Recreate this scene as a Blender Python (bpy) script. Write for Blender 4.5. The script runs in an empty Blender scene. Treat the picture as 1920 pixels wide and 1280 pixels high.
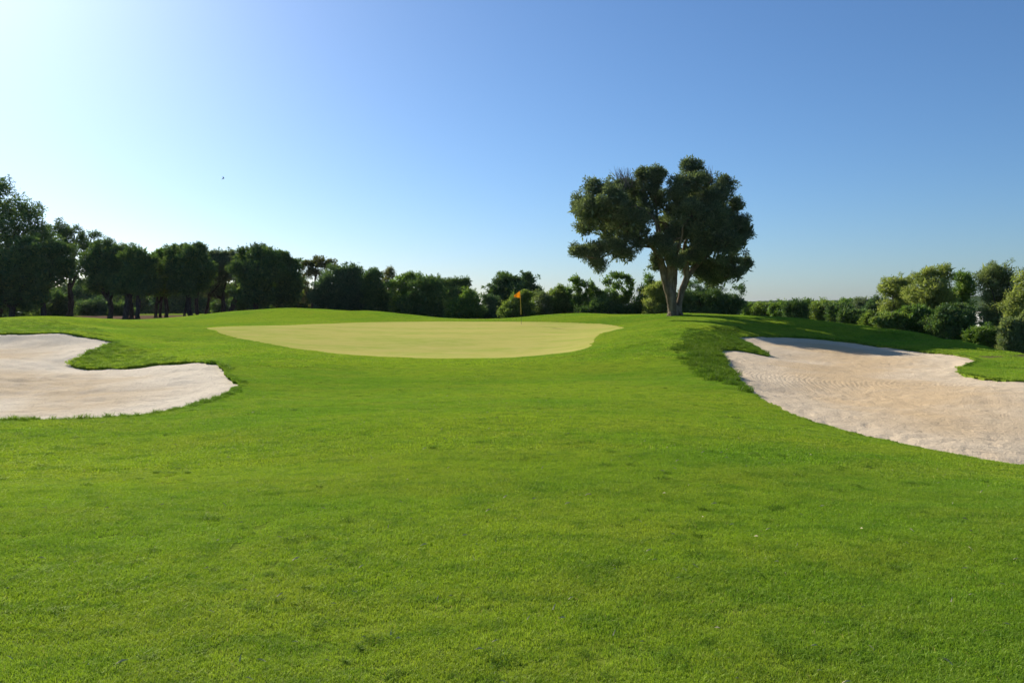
import bpy, math, random
import numpy as np

R = math.radians
C = bpy.context.scene.collection
scene = bpy.context.scene

# ------------------------------------------------------------------ camera
F = 1465.0
EYE = 1.65
PITCH = math.atan(65.0 / F)
cam_d = bpy.data.cameras.new("camera")
cam = bpy.data.objects.new("camera", cam_d)
C.objects.link(cam)
cam.location = (0, 0, EYE)
cam.rotation_euler = (math.pi / 2 - PITCH, 0, 0)
cam_d.sensor_width = 36.0
cam_d.lens = 36.0 * F / 1920.0
cam_d.clip_start = 0.1
cam_d.clip_end = 9000
scene.camera = cam

# ------------------------------------------------------------------ light
SUN_AZ = -37.0      # degrees from straight ahead, minus is left
SUN_EL = 28.0
world = bpy.data.worlds.new("World")
scene.world = world
world.use_nodes = True
wn, wl = world.node_tree.nodes, world.node_tree.links
wn.clear()
sky = wn.new("ShaderNodeTexSky")
sky.sky_type = 'NISHITA'
sky.sun_disc = False
sky.sun_elevation = R(SUN_EL)
sky.sun_rotation = R(SUN_AZ)
sky.altitude = 0
sky.air_density = 1.0
sky.dust_density = 0.6
sky.ozone_density = 10.0
bg = wn.new("ShaderNodeBackground")
bg.inputs[1].default_value = 0.088
wo = wn.new("ShaderNodeOutputWorld")
tint = wn.new("ShaderNodeMix"); tint.data_type = 'RGBA'; tint.blend_type = 'MULTIPLY'; tint.inputs[0].default_value = 1.0
tint.inputs[7].default_value = (1.075, 1.0, 0.91, 1)
wl.new(sky.outputs[0], tint.inputs[6]); wl.new(tint.outputs[2], bg.inputs[0])
wl.new(bg.outputs[0], wo.inputs[0])

sd = bpy.data.lights.new("sun", 'SUN')
sd.energy = 5.0
sd.angle = R(0.6)
sd.color = (1.0, 0.93, 0.82)
sun = bpy.data.objects.new("sun", sd)
C.objects.link(sun)
sun.location = (-20, 25, 30)
sdir = (math.sin(R(SUN_AZ)) * math.cos(R(SUN_EL)), math.cos(R(SUN_AZ)) * math.cos(R(SUN_EL)), math.sin(R(SUN_EL)))
from mathutils import Vector
sun.rotation_euler = Vector(sdir).to_track_quat('Z', 'Y').to_euler()

vs = scene.view_settings
vs.view_transform = 'Standard'
vs.look = 'None'
vs.exposure = 0.58
vs.gamma = 1.0
vs.use_curve_mapping = False
scene.cycles.max_bounces = 6
scene.cycles.diffuse_bounces = 3
scene.cycles.transmission_bounces = 3
scene.cycles.transparent_max_bounces = 4

# ------------------------------------------------------------------ helpers
CP, SP = math.cos(PITCH), math.sin(PITCH)
def P(px, py, Y):
    """world point seen at photo pixel (px, py) at forward distance Y"""
    u = (px - 960.0) / F
    v = (640.0 - py) / F
    t = Y / (CP + v * SP)
    return (u * t, Y, EYE + (-SP + v * CP) * t)

def tag(o, label=None, cat=None, group=None, kind=None):
    if label: o["label"] = label
    if cat: o["category"] = cat
    if group: o["group"] = group
    if kind: o["kind"] = kind
    return o

def link(name, me, mat=None, parent=None):
    o = bpy.data.objects.new(name, me)
    C.objects.link(o)
    if mat is not None and me is not None and len(me.materials) == 0:
        me.materials.append(mat)
    if parent is not None:
        o.parent = parent
    return o

def mesh_np(name, V, Fc, smooth=False, attrs=None):
    """V (n,3), Fc (m,k) -> mesh ; attrs {name: per-vertex float array}"""
    me = bpy.data.meshes.new(name)
    V = np.asarray(V, dtype=np.float32)
    Fc = np.asarray(Fc, dtype=np.int32)
    n, m, k = len(V), len(Fc), Fc.shape[1]
    me.vertices.add(n)
    me.vertices.foreach_set("co", V.ravel())
    me.loops.add(m * k)
    me.loops.foreach_set("vertex_index", Fc.ravel())
    me.polygons.add(m)
    me.polygons.foreach_set("loop_start", np.arange(0, m * k, k, dtype=np.int32))
    me.polygons.foreach_set("loop_total", np.full(m, k, dtype=np.int32))
    me.polygons.foreach_set("use_smooth", np.full(m, smooth, dtype=bool))
    if attrs:
        for an, av in attrs.items():
            a = me.attributes.new(an, 'FLOAT', 'POINT')
            a.data.foreach_set("value", np.asarray(av, dtype=np.float32).ravel())
    me.update()
    me.validate()
    return me

def hash2(ix, iy, s):
    h = (ix * 374761393 + iy * 668265263 + s * 974634777) & 0xFFFFFFFF
    h = ((h ^ (h >> 13)) * 1274126177) & 0xFFFFFFFF
    return ((h ^ (h >> 16)) & 0xFFFFFF) / float(0xFFFFFF)

def vnoise(x, y, s=0):
    ix = np.floor(x).astype(np.int64); iy = np.floor(y).astype(np.int64)
    fx = x - ix; fy = y - iy
    fx = fx * fx * (3 - 2 * fx); fy = fy * fy * (3 - 2 * fy)
    a = hash2(ix, iy, s); b = hash2(ix + 1, iy, s); c = hash2(ix, iy + 1, s); d = hash2(ix + 1, iy + 1, s)
    return (a * (1 - fx) + b * fx) * (1 - fy) + (c * (1 - fx) + d * fx) * fy - 0.5

def fbm(x, y, s=0, o=4):
    v = 0; a = 1.0
    for i in range(o):
        v = v + a * vnoise(x, y, s + i * 17); x = x * 2.03 + 5.1; y = y * 2.03 + 9.7; a *= 0.5
    return v

def smooth(a, b, x):
    t = np.clip((x - a) / (b - a), 0, 1)
    return t * t * (3 - 2 * t)

# ------------------------------------------------------------------ materials
def mat(name):
    m = bpy.data.materials.new(name)
    m.use_nodes = True
    m.node_tree.nodes.clear()
    return m, m.node_tree.nodes, m.node_tree.links

def N(nodes, typ, **kw):
    n = nodes.new(typ)
    for k, v in kw.items():
        if k.startswith("i_"):
            n.inputs[k[2:].replace("_", " ")].default_value = v
        else:
            setattr(n, k, v)
    return n

def mix(nodes, links, fac, a, b, blend='MIX'):
    m = nodes.new("ShaderNodeMix"); m.data_type = 'RGBA'; m.blend_type = blend
    for sock, val in ((m.inputs[0], fac), (m.inputs[6], a), (m.inputs[7], b)):
        if hasattr(val, "links"): links.new(val, sock)
        elif isinstance(val, (int, float)): sock.default_value = val
        else: sock.default_value = (*val, 1.0) if len(val) == 3 else val
    return m.outputs[2]

def noise(nodes, links, vec, scale, detail=3, rough=0.55, dist=0.0):
    n = N(nodes, "ShaderNodeTexNoise"); n.inputs["Scale"].default_value = scale
    n.inputs["Detail"].default_value = detail; n.inputs["Roughness"].default_value = rough
    n.inputs["Distortion"].default_value = dist
    links.new(vec, n.inputs["Vector"])
    return n.outputs[0]

def ramp(nodes, links, fac, a, b):
    n = nodes.new("ShaderNodeMapRange"); n.interpolation_type = 'SMOOTHSTEP'
    n.inputs[1].default_value = a; n.inputs[2].default_value = b
    links.new(fac, n.inputs[0])
    return n.outputs[0]

def math_(nodes, links, op, a, b=None):
    n = nodes.new("ShaderNodeMath"); n.operation = op
    for i, v in enumerate((a, b)):
        if v is None: continue
        if hasattr(v, "links"): links.new(v, n.inputs[i])
        else: n.inputs[i].default_value = v
    return n.outputs[0]

def attr(nodes, name):
    a = nodes.new("ShaderNodeAttribute"); a.attribute_name = name
    return a.outputs["Fac"]

# colour of the mown lawn as a function of the place, shared by ground and blades
lg = bpy.data.node_groups.new("lawn_colour", 'ShaderNodeTree')
lg.interface.new_socket("Color", in_out='OUTPUT', socket_type='NodeSocketColor')
ln, ll = lg.nodes, lg.links
go = ln.new("NodeGroupOutput")
gp = ln.new("ShaderNodeNewGeometry").outputs["Position"]
mp = ln.new("ShaderNodeMapping"); mp.inputs["Scale"].default_value = (0.6, 1.0, 0.3); mp.inputs["Rotation"].default_value = (0, 0, R(14))
ll.new(gp, mp.inputs[0]); gps = mp.outputs[0]
n1 = ramp(ln, ll, noise(ln, ll, gps, 0.20, 3), 0.40, 0.60)
n2 = ramp(ln, ll, noise(ln, ll, gps, 0.9, 4, 0.6, 0.4), 0.40, 0.66)
n3 = ramp(ln, ll, noise(ln, ll, gps, 4.2, 4, 0.65, 0.3), 0.47, 0.66)
n4 = ramp(ln, ll, noise(ln, ll, gp, 9.0, 3, 0.6), 0.58, 0.70)
LA, LB, LC, LD = (0.325, 0.450, 0.036), (0.215, 0.375, 0.030), (0.085, 0.220, 0.020), (0.370, 0.415, 0.055)
c = mix(ln, ll, n1, LA, LB)
c = mix(ln, ll, math_(ln, ll, 'MULTIPLY', n2, 0.42), c, LD)
c = mix(ln, ll, math_(ln, ll, 'MULTIPLY', n3, 0.50), c, LC)
c = mix(ln, ll, math_(ln, ll, 'MULTIPLY', n4, 0.55), c, (0.090, 0.22, 0.020))
ll.new(c, go.inputs[0])

def grass_mat(name, darker=1.0, hue=None):
    m, n, l = mat(name)
    g = n.new("ShaderNodeGroup"); g.node_tree = lg
    col = g.outputs[0]
    rnd = attr(n, "tone")
    col = mix(n, l, math_(n, l, 'MULTIPLY', ramp(n, l, rnd, 0.55, 1.0), 0.35), col, (0.30, 0.38, 0.045))
    col = mix(n, l, math_(n, l, 'MULTIPLY', ramp(n, l, rnd, 0.35, 0.0), 0.5), col, (0.075, 0.18, 0.012))
    col = mix(n, l, ramp(n, l, rnd, 0.985, 0.992), col, (0.42, 0.36, 0.16))
    if hue: col = mix(n, l, hue[0], col, hue[1])
    col = mix(n, l, 1.0, col, (darker,) * 3, 'MULTIPLY')
    d = n.new("ShaderNodeBsdfDiffuse"); l.new(col, d.inputs[0])
    t = n.new("ShaderNodeBsdfTranslucent")
    l.new(mix(n, l, 1.0, col, (1.15, 1.15, 0.7), 'MULTIPLY'), t.inputs[0])
    gl = n.new("ShaderNodeBsdfGlossy"); gl.inputs["Roughness"].default_value = 0.5
    gl.inputs[0].default_value = (0.8, 0.9, 0.5, 1)
    s = n.new("ShaderNodeMixShader"); s.inputs[0].default_value = 0.45
    l.new(d.outputs[0], s.inputs[1]); l.new(t.outputs[0], s.inputs[2])
    s2 = n.new("ShaderNodeMixShader"); s2.inputs[0].default_value = 0.03
    l.new(s.outputs[0], s2.inputs[1]); l.new(gl.outputs[0], s2.inputs[2])
    o = n.new("ShaderNodeOutputMaterial"); l.new(s2.outputs[0], o.inputs[0])
    return m
M_blade = grass_mat("grass_blades")
M_rough = grass_mat("rough_grass_blades", 0.85, (0.45, (0.085, 0.21, 0.014)))
M_bank = grass_mat("bank_grass_blades", 0.66, (0.6, (0.085, 0.205, 0.016)))  # deeper green of long grass; the extra darkening also stands in for bank shading

# ground under the blades
M_ground, n, l = mat("lawn_ground")
g = n.new("ShaderNodeGroup"); g.node_tree = lg
pos = n.new("ShaderNodeNewGeometry").outputs["Position"]
col = mix(n, l, 0.5, g.outputs[0], (0.06, 0.065, 0.02))  # soil tint, mixed in strongly to paint deeper shade between the blades
fine = noise(n, l, pos, 22, 4, 0.7)
col = mix(n, l, ramp(n, l, fine, 0.35, 0.75), mix(n, l, 1.0, col, (0.8, 0.8, 0.8), 'MULTIPLY'), col)
dirtc = mix(n, l, noise(n, l, pos, 2.5, 4), (0.10, 0.065, 0.045), (0.17, 0.115, 0.08))
col = mix(n, l, attr(n, "dirt"), col, dirtc)
b = N(n, "ShaderNodeBump"); b.inputs["Strength"].default_value = 0.5; b.inputs["Distance"].default_value = 0.03
l.new(fine, b.inputs["Height"])
d = n.new("ShaderNodeBsdfDiffuse"); l.new(col, d.inputs[0]); l.new(b.outputs[0], d.inputs["Normal"])
o = n.new("ShaderNodeOutputMaterial"); l.new(d.outputs[0], o.inputs[0])

# putting green: close-cut turf
M_green, n, l = mat("putting_green_turf")
pos = n.new("ShaderNodeNewGeometry").outputs["Position"]
mp = n.new("ShaderNodeMapping"); mp.inputs["Scale"].default_value = (0.35, 1.0, 1.0); mp.inputs["Rotation"].default_value = (0, 0, R(8))
l.new(pos, mp.inputs[0])
a1 = ramp(n, l, noise(n, l, mp.outputs[0], 0.55, 5, 0.68, 0.3), 0.42, 0.60)
a2 = ramp(n, l, noise(n, l, mp.outputs[0], 3.0, 5, 0.7), 0.42, 0.62)
a3 = noise(n, l, pos, 30, 3, 0.7)
col = mix(n, l, a1, (0.43, 0.395, 0.105), (0.335, 0.37, 0.075))
col = mix(n, l, math_(n, l, 'MULTIPLY', a2, 0.65), col, (0.47, 0.42, 0.13))
edge = ramp(n, l, attr(n, "edge"), 0.9, 0.05)
col = mix(n, l, math_(n, l, 'MULTIPLY', edge, 0.5), col, (0.38, 0.37, 0.085))
col = mix(n, l, math_(n, l, 'MULTIPLY', ramp(n, l, a3, 0.5, 0.8), 0.25), col, (0.20, 0.26, 0.05))
b = N(n, "ShaderNodeBump"); b.inputs["Strength"].default_value = 0.35; b.inputs["Distance"].default_value = 0.01
l.new(a3, b.inputs["Height"])
d = n.new("ShaderNodeBsdfDiffuse"); l.new(col, d.inputs[0]); l.new(b.outputs[0], d.inputs["Normal"])
o = n.new("ShaderNodeOutputMaterial"); l.new(d.outputs[0], o.inputs[0])

# bunker sand
def sand_mat(name, tan, pale, pink, rake):
    m, n, l = mat(name)
    pos = n.new("ShaderNodeNewGeometry").outputs["Position"]
    e = attr(n, "edge")
    big = noise(n, l, pos, 0.35, 4, 0.6, 0.5)
    f = math_(n, l, 'ADD', e, math_(n, l, 'MULTIPLY', math_(n, l, 'SUBTRACT', big, 0.5), 5.0))
    tanf = ramp(n, l, f, 0.6, 3.2)
    col = mix(n, l, tanf, pale, tan)
    med = noise(n, l, pos, 1.6, 5, 0.65, 0.4)
    col = mix(n, l, math_(n, l, 'MULTIPLY', ramp(n, l, med, 0.42, 0.7), 0.5), col, pink)
    fine = noise(n, l, pos, 26, 4, 0.75)
    col = mix(n, l, math_(n, l, 'MULTIPLY', ramp(n, l, fine, 0.54, 0.66), 0.6), col, (0.26, 0.19, 0.13))
    # rake lines: closely spaced grooves bent along slow curves
    w = N(n, "ShaderNodeTexWave"); w.wave_type = rake[0]; w.inputs["Scale"].default_value = rake[1]
    w.inputs["Distortion"].default_value = rake[2]; w.rings_direction = "Z"; w.inputs["Detail"].default_value = 1.5
    w.inputs["Detail Scale"].default_value = 0.2; w.inputs["Detail Roughness"].default_value = 0.4
    mp = n.new("ShaderNodeMapping"); mp.inputs["Location"].default_value = rake[3]; mp.vector_type = 'POINT'
    mp.inputs["Scale"].default_value = (1, 1, 0)
    l.new(pos, mp.inputs[0]); l.new(mp.outputs[0], w.inputs["Vector"])
    rk = math_(n, l, 'MULTIPLY', w.outputs["Fac"], ramp(n, l, noise(n, l, pos, 0.30, 3), 0.40, 0.52))
    w2 = N(n, "ShaderNodeTexWave"); w2.wave_type = 'RINGS'; w2.rings_direction = 'Z'; w2.inputs["Scale"].default_value = 1.5
    w2.inputs["Distortion"].default_value = 2.5; w2.inputs["Detail Scale"].default_value = 0.2
    mp2 = n.new("ShaderNodeMapping"); mp2.inputs["Location"].default_value = (-17, -62, 0); mp2.inputs["Scale"].default_value = (1, 1, 0)
    l.new(pos, mp2.inputs[0]); l.new(mp2.outputs[0], w2.inputs["Vector"])
    rk2 = math_(n, l, 'MULTIPLY', w2.outputs["Fac"], ramp(n, l, noise(n, l, pos, 0.30, 3), 0.52, 0.40))
    rk = math_(n, l, 'MULTIPLY', math_(n, l, 'ADD', rk, rk2), ramp(n, l, noise(n, l, pos, 2.2, 3, 0.6), 0.30, 0.55))
    h = math_(n, l, 'ADD', math_(n, l, 'MULTIPLY', rk, rake[4] * .55), math_(n, l, 'MULTIPLY', fine, 2.4))
    h = math_(n, l, 'ADD', h, math_(n, l, 'MULTIPLY', noise(n, l, pos, 7, 4, 0.65), 1.1))
    b = N(n, "ShaderNodeBump"); b.inputs["Strength"].default_value = 0.75; b.inputs["Distance"].default_value = 0.025
    l.new(h, b.inputs["Height"])
    d = n.new("ShaderNodeBsdfDiffuse"); l.new(col, d.inputs[0]); l.new(b.outputs[0], d.inputs["Normal"])
    o = n.new("ShaderNodeOutputMaterial"); l.new(d.outputs[0], o.inputs[0])
    return m
M_sandL = sand_mat("bunker_sand_pale", (0.64, 0.51, 0.34), (0.79, 0.69, 0.53), (0.70, 0.60, 0.46), ('BANDS', 5.0, 9.0, (0, 0, 0), 0.3))
M_sandR = sand_mat("bunker_sand_raked", (0.62, 0.46, 0.275), (0.70, 0.57, 0.40), (0.58, 0.45, 0.30), ('RINGS', 2.5, 3.4, (-12.6, -19.5, 0), 1.0))

def leaf_mat(name, ca, cb, trans=0.3, warm=(0.16, 0.17, 0.03), gloss=0.035):
    m, n, l = mat(name)
    tone = attr(n, "tone"); clump = attr(n, "clump")
    col = mix(n, l, ramp(n, l, clump, 0.1, 0.9), ca, cb)
    col = mix(n, l, math_(n, l, 'MULTIPLY', ramp(n, l, tone, 0.6, 1.0), 0.5), col, warm)
    col = mix(n, l, math_(n, l, 'MULTIPLY', ramp(n, l, tone, 0.4, 0.0), 0.6), col, tuple(x * 0.5 for x in ca))
    d = n.new("ShaderNodeBsdfDiffuse"); l.new(col, d.inputs[0])
    t = n.new("ShaderNodeBsdfTranslucent"); l.new(mix(n, l, 1.0, col, (1.5, 1.6, 0.7), 'MULTIPLY'), t.inputs[0])
    gl = n.new("ShaderNodeBsdfGlossy"); gl.inputs["Roughness"].default_value = 0.5; gl.inputs[0].default_value = (0.6, 0.7, 0.6, 1)
    s = n.new("ShaderNodeMixShader"); s.inputs[0].default_value = trans
    l.new(d.outputs[0], s.inputs[1]); l.new(t.outputs[0], s.inputs[2])
    s2 = n.new("ShaderNodeMixShader"); s2.inputs[0].default_value = gloss
    l.new(s.outputs[0], s2.inputs[1]); l.new(gl.outputs[0], s2.inputs[2])
    o = n.new("ShaderNodeOutputMaterial"); l.new(s2.outputs[0], o.inputs[0])
    return m
L = {
 'dark':  leaf_mat("leaf_dark_evergreen", (0.062, 0.117, 0.047), (0.099, 0.166, 0.057), 0.3, (0.235, 0.260, 0.070)),
 'olive': leaf_mat("leaf_grey_olive", (0.078, 0.115, 0.070), (0.150, 0.185, 0.110), 0.36, (0.30, 0.31, 0.20)),
 'brown': leaf_mat("leaf_brownish_olive", (0.088, 0.103, 0.045), (0.135, 0.144, 0.056), 0.35, (0.239, 0.176, 0.079)),
 'mid':   leaf_mat("leaf_mid_green", (0.083, 0.155, 0.041), (0.138, 0.220, 0.054), 0.42, (0.294, 0.330, 0.054)),
 'blue':  leaf_mat("leaf_blue_green", (0.064, 0.120, 0.064), (0.096, 0.152, 0.079), 0.35, (0.191, 0.223, 0.112)),
 'light': leaf_mat("leaf_light_green", (0.110, 0.170, 0.045), (0.175, 0.235, 0.060), 0.45, (0.33, 0.34, 0.11)),
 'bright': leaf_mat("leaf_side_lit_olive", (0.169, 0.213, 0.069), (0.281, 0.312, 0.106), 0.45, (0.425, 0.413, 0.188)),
 'grey':  leaf_mat("leaf_pale_grey_green", (0.129, 0.175, 0.084), (0.198, 0.236, 0.114), 0.4, (0.335, 0.335, 0.183)),
}

def bark_mat(name, ca, cb, sc=9):
    m, n, l = mat(name)
    pos = n.new("ShaderNodeTexCoord").outputs["Object"]
    mp = n.new("ShaderNodeMapping"); mp.inputs["Scale"].default_value = (1, 1, 0.22)
    l.new(pos, mp.inputs[0])
    a = noise(n, l, mp.outputs[0], sc, 5, 0.65, 0.6)
    col = mix(n, l, ramp(n, l, a, 0.38, 0.64), ca, cb)
    col = mix(n, l, math_(n, l, 'MULTIPLY', ramp(n, l, noise(n, l, pos, 1.5, 3), 0.5, 0.7), 0.5), col, tuple(x * 0.55 for x in ca))
    b = N(n, "ShaderNodeBump"); b.inputs["Strength"].default_value = 0.9; b.inputs["Distance"].default_value = 0.05
    l.new(a, b.inputs["Height"])
    d = n.new("ShaderNodeBsdfDiffuse"); l.new(col, d.inputs[0]); l.new(b.outputs[0], d.inputs["Normal"])
    o = n.new("ShaderNodeOutputMaterial"); l.new(d.outputs[0], o.inputs[0])
    return m
M_barkpale = bark_mat("bark_pale_grey", (0.12, 0.095, 0.065), (0.23, 0.185, 0.13), 5)
M_barkdark = bark_mat("bark_dark", (0.055, 0.045, 0.038), (0.10, 0.085, 0.07))
M_twig = bark_mat("dead_twig", (0.22, 0.17, 0.13), (0.30, 0.24, 0.19))

def plain(name, col, rough=0.5, trans=0.0):
    m, n, l = mat(name)
    pos = n.new("ShaderNodeTexCoord").outputs["Object"]
    v = mix(n, l, ramp(n, l, noise(n, l, pos, 6, 3), 0.35, 0.7), col, tuple(x * 0.85 for x in col))
    p = n.new("ShaderNodeBsdfPrincipled"); l.new(v, p.inputs["Base Color"]); p.inputs["Roughness"].default_value = rough
    o = n.new("ShaderNodeOutputMaterial")
    if trans:
        t = n.new("ShaderNodeBsdfTranslucent"); l.new(v, t.inputs[0])
        s = n.new("ShaderNodeMixShader"); s.inputs[0].default_value = trans
        l.new(p.outputs[0], s.inputs[1]); l.new(t.outputs[0], s.inputs[2]); l.new(s.outputs[0], o.inputs[0])
    else:
        l.new(p.outputs[0], o.inputs[0])
    return m

# ------------------------------------------------------------------ outlines (px, py, distance)
GREEN = [(388,615,40),(425,628,36.5),(470,638,34),(560,655,30.5),(640,664.5,29),(760,671,28),(880,672,28),(1000,668,28.5),
 (1070,661,29.5),(1104,651,31.2),(1113,642,33.5),(1118,632,36),(1140,622,40),(1168,617,43),(1170,614,45),(1145,609,48),(1100,606,50),
 (1000,603,52),(850,602.5,53),(700,604,51),(600,607,48),(500,610,44),(430,612,42)]
SANDR = [(1380,632,36.5),(1430,629,38),(1480,630,38.5),(1540,635,38.3),(1600,641,37.8),(1660,649,36),(1720,657,34),(1780,663,32),
 (1815,668,30),(1830,675,28),(1815,683,26.5),(1796,691,25),(1805,700,23.5),(1835,707,22),(1880,712,21),(1930,714,20.5),(2000,718,20),
 (2080,740,17),(2100,800,13),(2020,866,10.4),(1920,871,9.9),(1800,853,10.4),(1700,834,11),(1600,812,12),(1500,782,13.3),(1440,755,15),
 (1420,745,15.8),(1395,722,18),(1372,692,22),(1350,665,27),(1352,656,29),(1385,656,29.5),(1420,662,30),(1441,666,30.5),(1428,655,32),(1405,643,34.5)]
SANDL = [(-80,626,33),(0,625,32.5),(60,624,32.3),(120,623.5,32),(160,630,31.5),(190,635,31),(214,640,30.5),(195,648,29),(165,660,27.3),
 (140,675,26),(135,684,25.3),(160,689,24.8),(220,688,24.3),(260,686,24),(300,680,24),(350,677,23.5),(400,679,22.5),(415,688,21.5),
 (425,700,20),(443,718,18),(440,728,17),(415,741,15.8),(370,755,14.6),(300,772,13.4),(230,782,12.7),(150,786,12.3),(60,787,12.2),
 (0,788,12.1),(-80,790,12),(-200,770,13),(-250,700,20),(-180,640,29)]

def outline(pts, sub=6, jag=0.0, seed=0):
    A = np.array([P(*p) for p in pts])
    n = len(A); out = []
    for i in range(n):
        p0, p1, p2, p3 = A[i - 1], A[i], A[(i + 1) % n], A[(i + 2) % n]
        for k in range(sub):
            t = k / sub
            out.append(0.5 * ((2 * p1) + (-p0 + p2) * t + (2 * p0 - 5 * p1 + 4 * p2 - p3) * t * t + (-p0 + 3 * p1 - 3 * p2 + p3) * t ** 3))
    out = np.array(out)
    if jag:
        d = np.roll(out, -1, 0) - np.roll(out, 1, 0)
        nn = np.stack([-d[:, 1], d[:, 0]], 1); nn /= np.linalg.norm(nn, axis=1)[:, None] + 1e-9
        j = jag * (2 * fbm(out[:, 0] * 3 + seed, out[:, 1] * 3, seed, 3))
        out[:, :2] += nn * j[:, None]
    return A, out

gA, gO = outline(GREEN)
rA, rO = outline(SANDR, 10, 0.055, 3)
lA, lO = outline(SANDL, 10, 0.07, 9)

def sdist(X, Y, poly):
    """signed distance, + outside"""
    out = np.full(X.shape, 50.0)
    x0, y0 = poly[:, 0].min() - 4, poly[:, 1].min() - 4
    x1, y1 = poly[:, 0].max() + 4, poly[:, 1].max() + 4
    idx = np.nonzero((X > x0) & (X < x1) & (Y > y0) & (Y < y1))[0]
    if not len(idx): return out
    for ch in np.array_split(idx, max(1, len(idx) // 40000)):
        x = X[ch]; y = Y[ch]
        best = np.full(len(ch), 1e9); ins = np.zeros(len(ch), bool)
        for i in range(len(poly)):
            ax, ay = poly[i, 0], poly[i, 1]; bx, by = poly[(i + 1) % len(poly), 0], poly[(i + 1) % len(poly), 1]
            dx, dy = bx - ax, by - ay
            t = np.clip(((x - ax) * dx + (y - ay) * dy) / (dx * dx + dy * dy + 1e-12), 0, 1)
            best = np.minimum(best, (x - ax - t * dx) ** 2 + (y - ay - t * dy) ** 2)
            c_ = ((ay > y) != (by > y))
            with np.errstate(divide='ignore', invalid='ignore'):
                xi = (bx - ax) * (y - ay) / (by - ay + 1e-12) + ax
            ins ^= (c_ & (x < xi))
        r = np.sqrt(best); r[ins] *= -1
        out[ch] = r
    return out

# ------------------------------------------------------------------ ground heights: thin plate splines through surveyed points
class TPS:
    def __init__(s, pts, lam=0.02):
        pts = np.array(pts, float); s.c = pts[:, :2].copy()
        n = len(pts); K = s.k(s.c, s.c) + lam * np.eye(n)
        Pm = np.hstack([np.ones((n, 1)), s.c])
        A = np.zeros((n + 3, n + 3)); A[:n, :n] = K; A[:n, n:] = Pm; A[n:, :n] = Pm.T
        s.w = np.linalg.solve(A, np.concatenate([pts[:, 2], np.zeros(3)]))
    def k(s, a, b):
        r2 = (a[:, None, 0] - b[None, :, 0]) ** 2 + (a[:, None, 1] - b[None, :, 1]) ** 2
        return 0.5 * r2 * np.log(r2 + 1e-9)
    def __call__(s, X, Y):
        out = np.empty(len(X)); n = len(s.c)
        for i in range(0, len(X), 20000):
            q = np.stack([X[i:i + 20000], Y[i:i + 20000]], 1)
            out[i:i + 20000] = s.k(q, s.c) @ s.w[:n] + s.w[n] + q @ s.w[n + 1:]
        return out

ctl = []
for y in (0.5, 3.0, 6.0):
    for x in (-9, -4.5, 0, 4.5, 9):
        ctl.append((x, y, -0.03 * max(0, x) / 4.5))
ctl += [P(*p) for p in [
 (960,800,10.8),(700,800,10.9),(1200,800,10.9),(960,740,16),(600,740,16.5),(1300,742,15.6),(300,800,11.5),(0,835,10),(200,850,9.5),
 (-300,835,10),(500,870,8.7),(1500,832,10.1),(1700,880,8.7),(1920,900,8.5),(2200,900,8.6),
 (960,700,21.5),(800,700,21.5),(640,700,21.5),(1100,700,21.5),
 (800,640,36),(960,620,43),(700,620,43),(600,635,36),
 (300,640,33),(300,620,44),(420,650,29),(500,690,21.8),(560,720,18.5),(480,760,14),(250,665,27.5),(190,675,26.2),(330,668,25.5),
 (60,607,40),(0,598,44),(100,594,46),(180,598,50),(250,603,55),(300,598,60),(400,588,61),(530,578.5,62),(600,580,62),(650,583,62),(700,584,62),(760,590,60),
 (850,598,58),(900,599,57),(960,596.5,57.5),(1030,590.5,59),(1080,588,60),(1150,589.5,58),(1200,590,54),(1270,588.5,50.5),(1340,590,49.5),(1400,592,48.5),
 (1500,598,46.5),(1600,609,43.5),(1700,624.5,40),(1800,642,36.5),(1920,665,31),(2100,700,25),(-150,600,42),(-400,610,40),
 (450,600,52),(560,595,55),(700,595,56),
 (1200,640,29),(1250,620,36),(1240,604,42),(1250,700,20.5),(1350,762,14),(1200,660,25.5),
 (1335,614,38),(1300,622,34),(1265,645,27.5),(1275,668,24),(1297,693,20.8),(1350,722,17.6),
 (1390,645,33.5),(1400,612,41.5),(1550,620,40.8),(1480,612,41.8),(1700,640,38),(1870,690,26),(1850,672,30),(1950,690,25.5)]]
def below(px, py, Y, dY, dz):
    x, y, z = P(px, py, Y); k = (Y + dY) / Y
    return (x * k, Y + dY, z - dz)
for p in [(530,578.5,62),(650,583,62),(760,590,60),(850,598,58),(960,596.5,57.5),(1080,588,60),(1150,589.5,58),(1270,588.5,50.5),(1400,592,48.5)]:
    ctl.append(below(*p, 7, 0.35)); ctl.append(below(*p, 18, 0.7))
for p in [(1500,598,46.5),(1600,609,43.5),(1700,624.5,40),(1800,642,36.5),(1920,665,31),(2100,700,25)]:
    ctl.append(below(*p, 5, 0.5)); ctl.append(below(*p, 16, 0.9))
for p in [(0,598,44),(100,594,46),(-150,600,42)]:
    ctl.append(below(*p, 8, 0.4))
ctl += [P(*p) for p in [(100,600,78),(220,599.5,72),(300,597.5,74),(400,592,78),(0,600,80),(300,585.5,112),(380,585,115),(200,588,115),(300,582,138),(0,588,120),(-300,592,110)]]
ctl += [(10, 100, -0.5), (30, 100, -0.7), (60, 90, -1.0), (-10, 100, -0.3), (-70, 80, 0.3), (60, 60, -0.8), (-5, 140, -0.6), (60, 140, -1)]
for A in (gA, rA, lA):
    ctl += [tuple(a) for a in A]
H = TPS(ctl)

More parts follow.
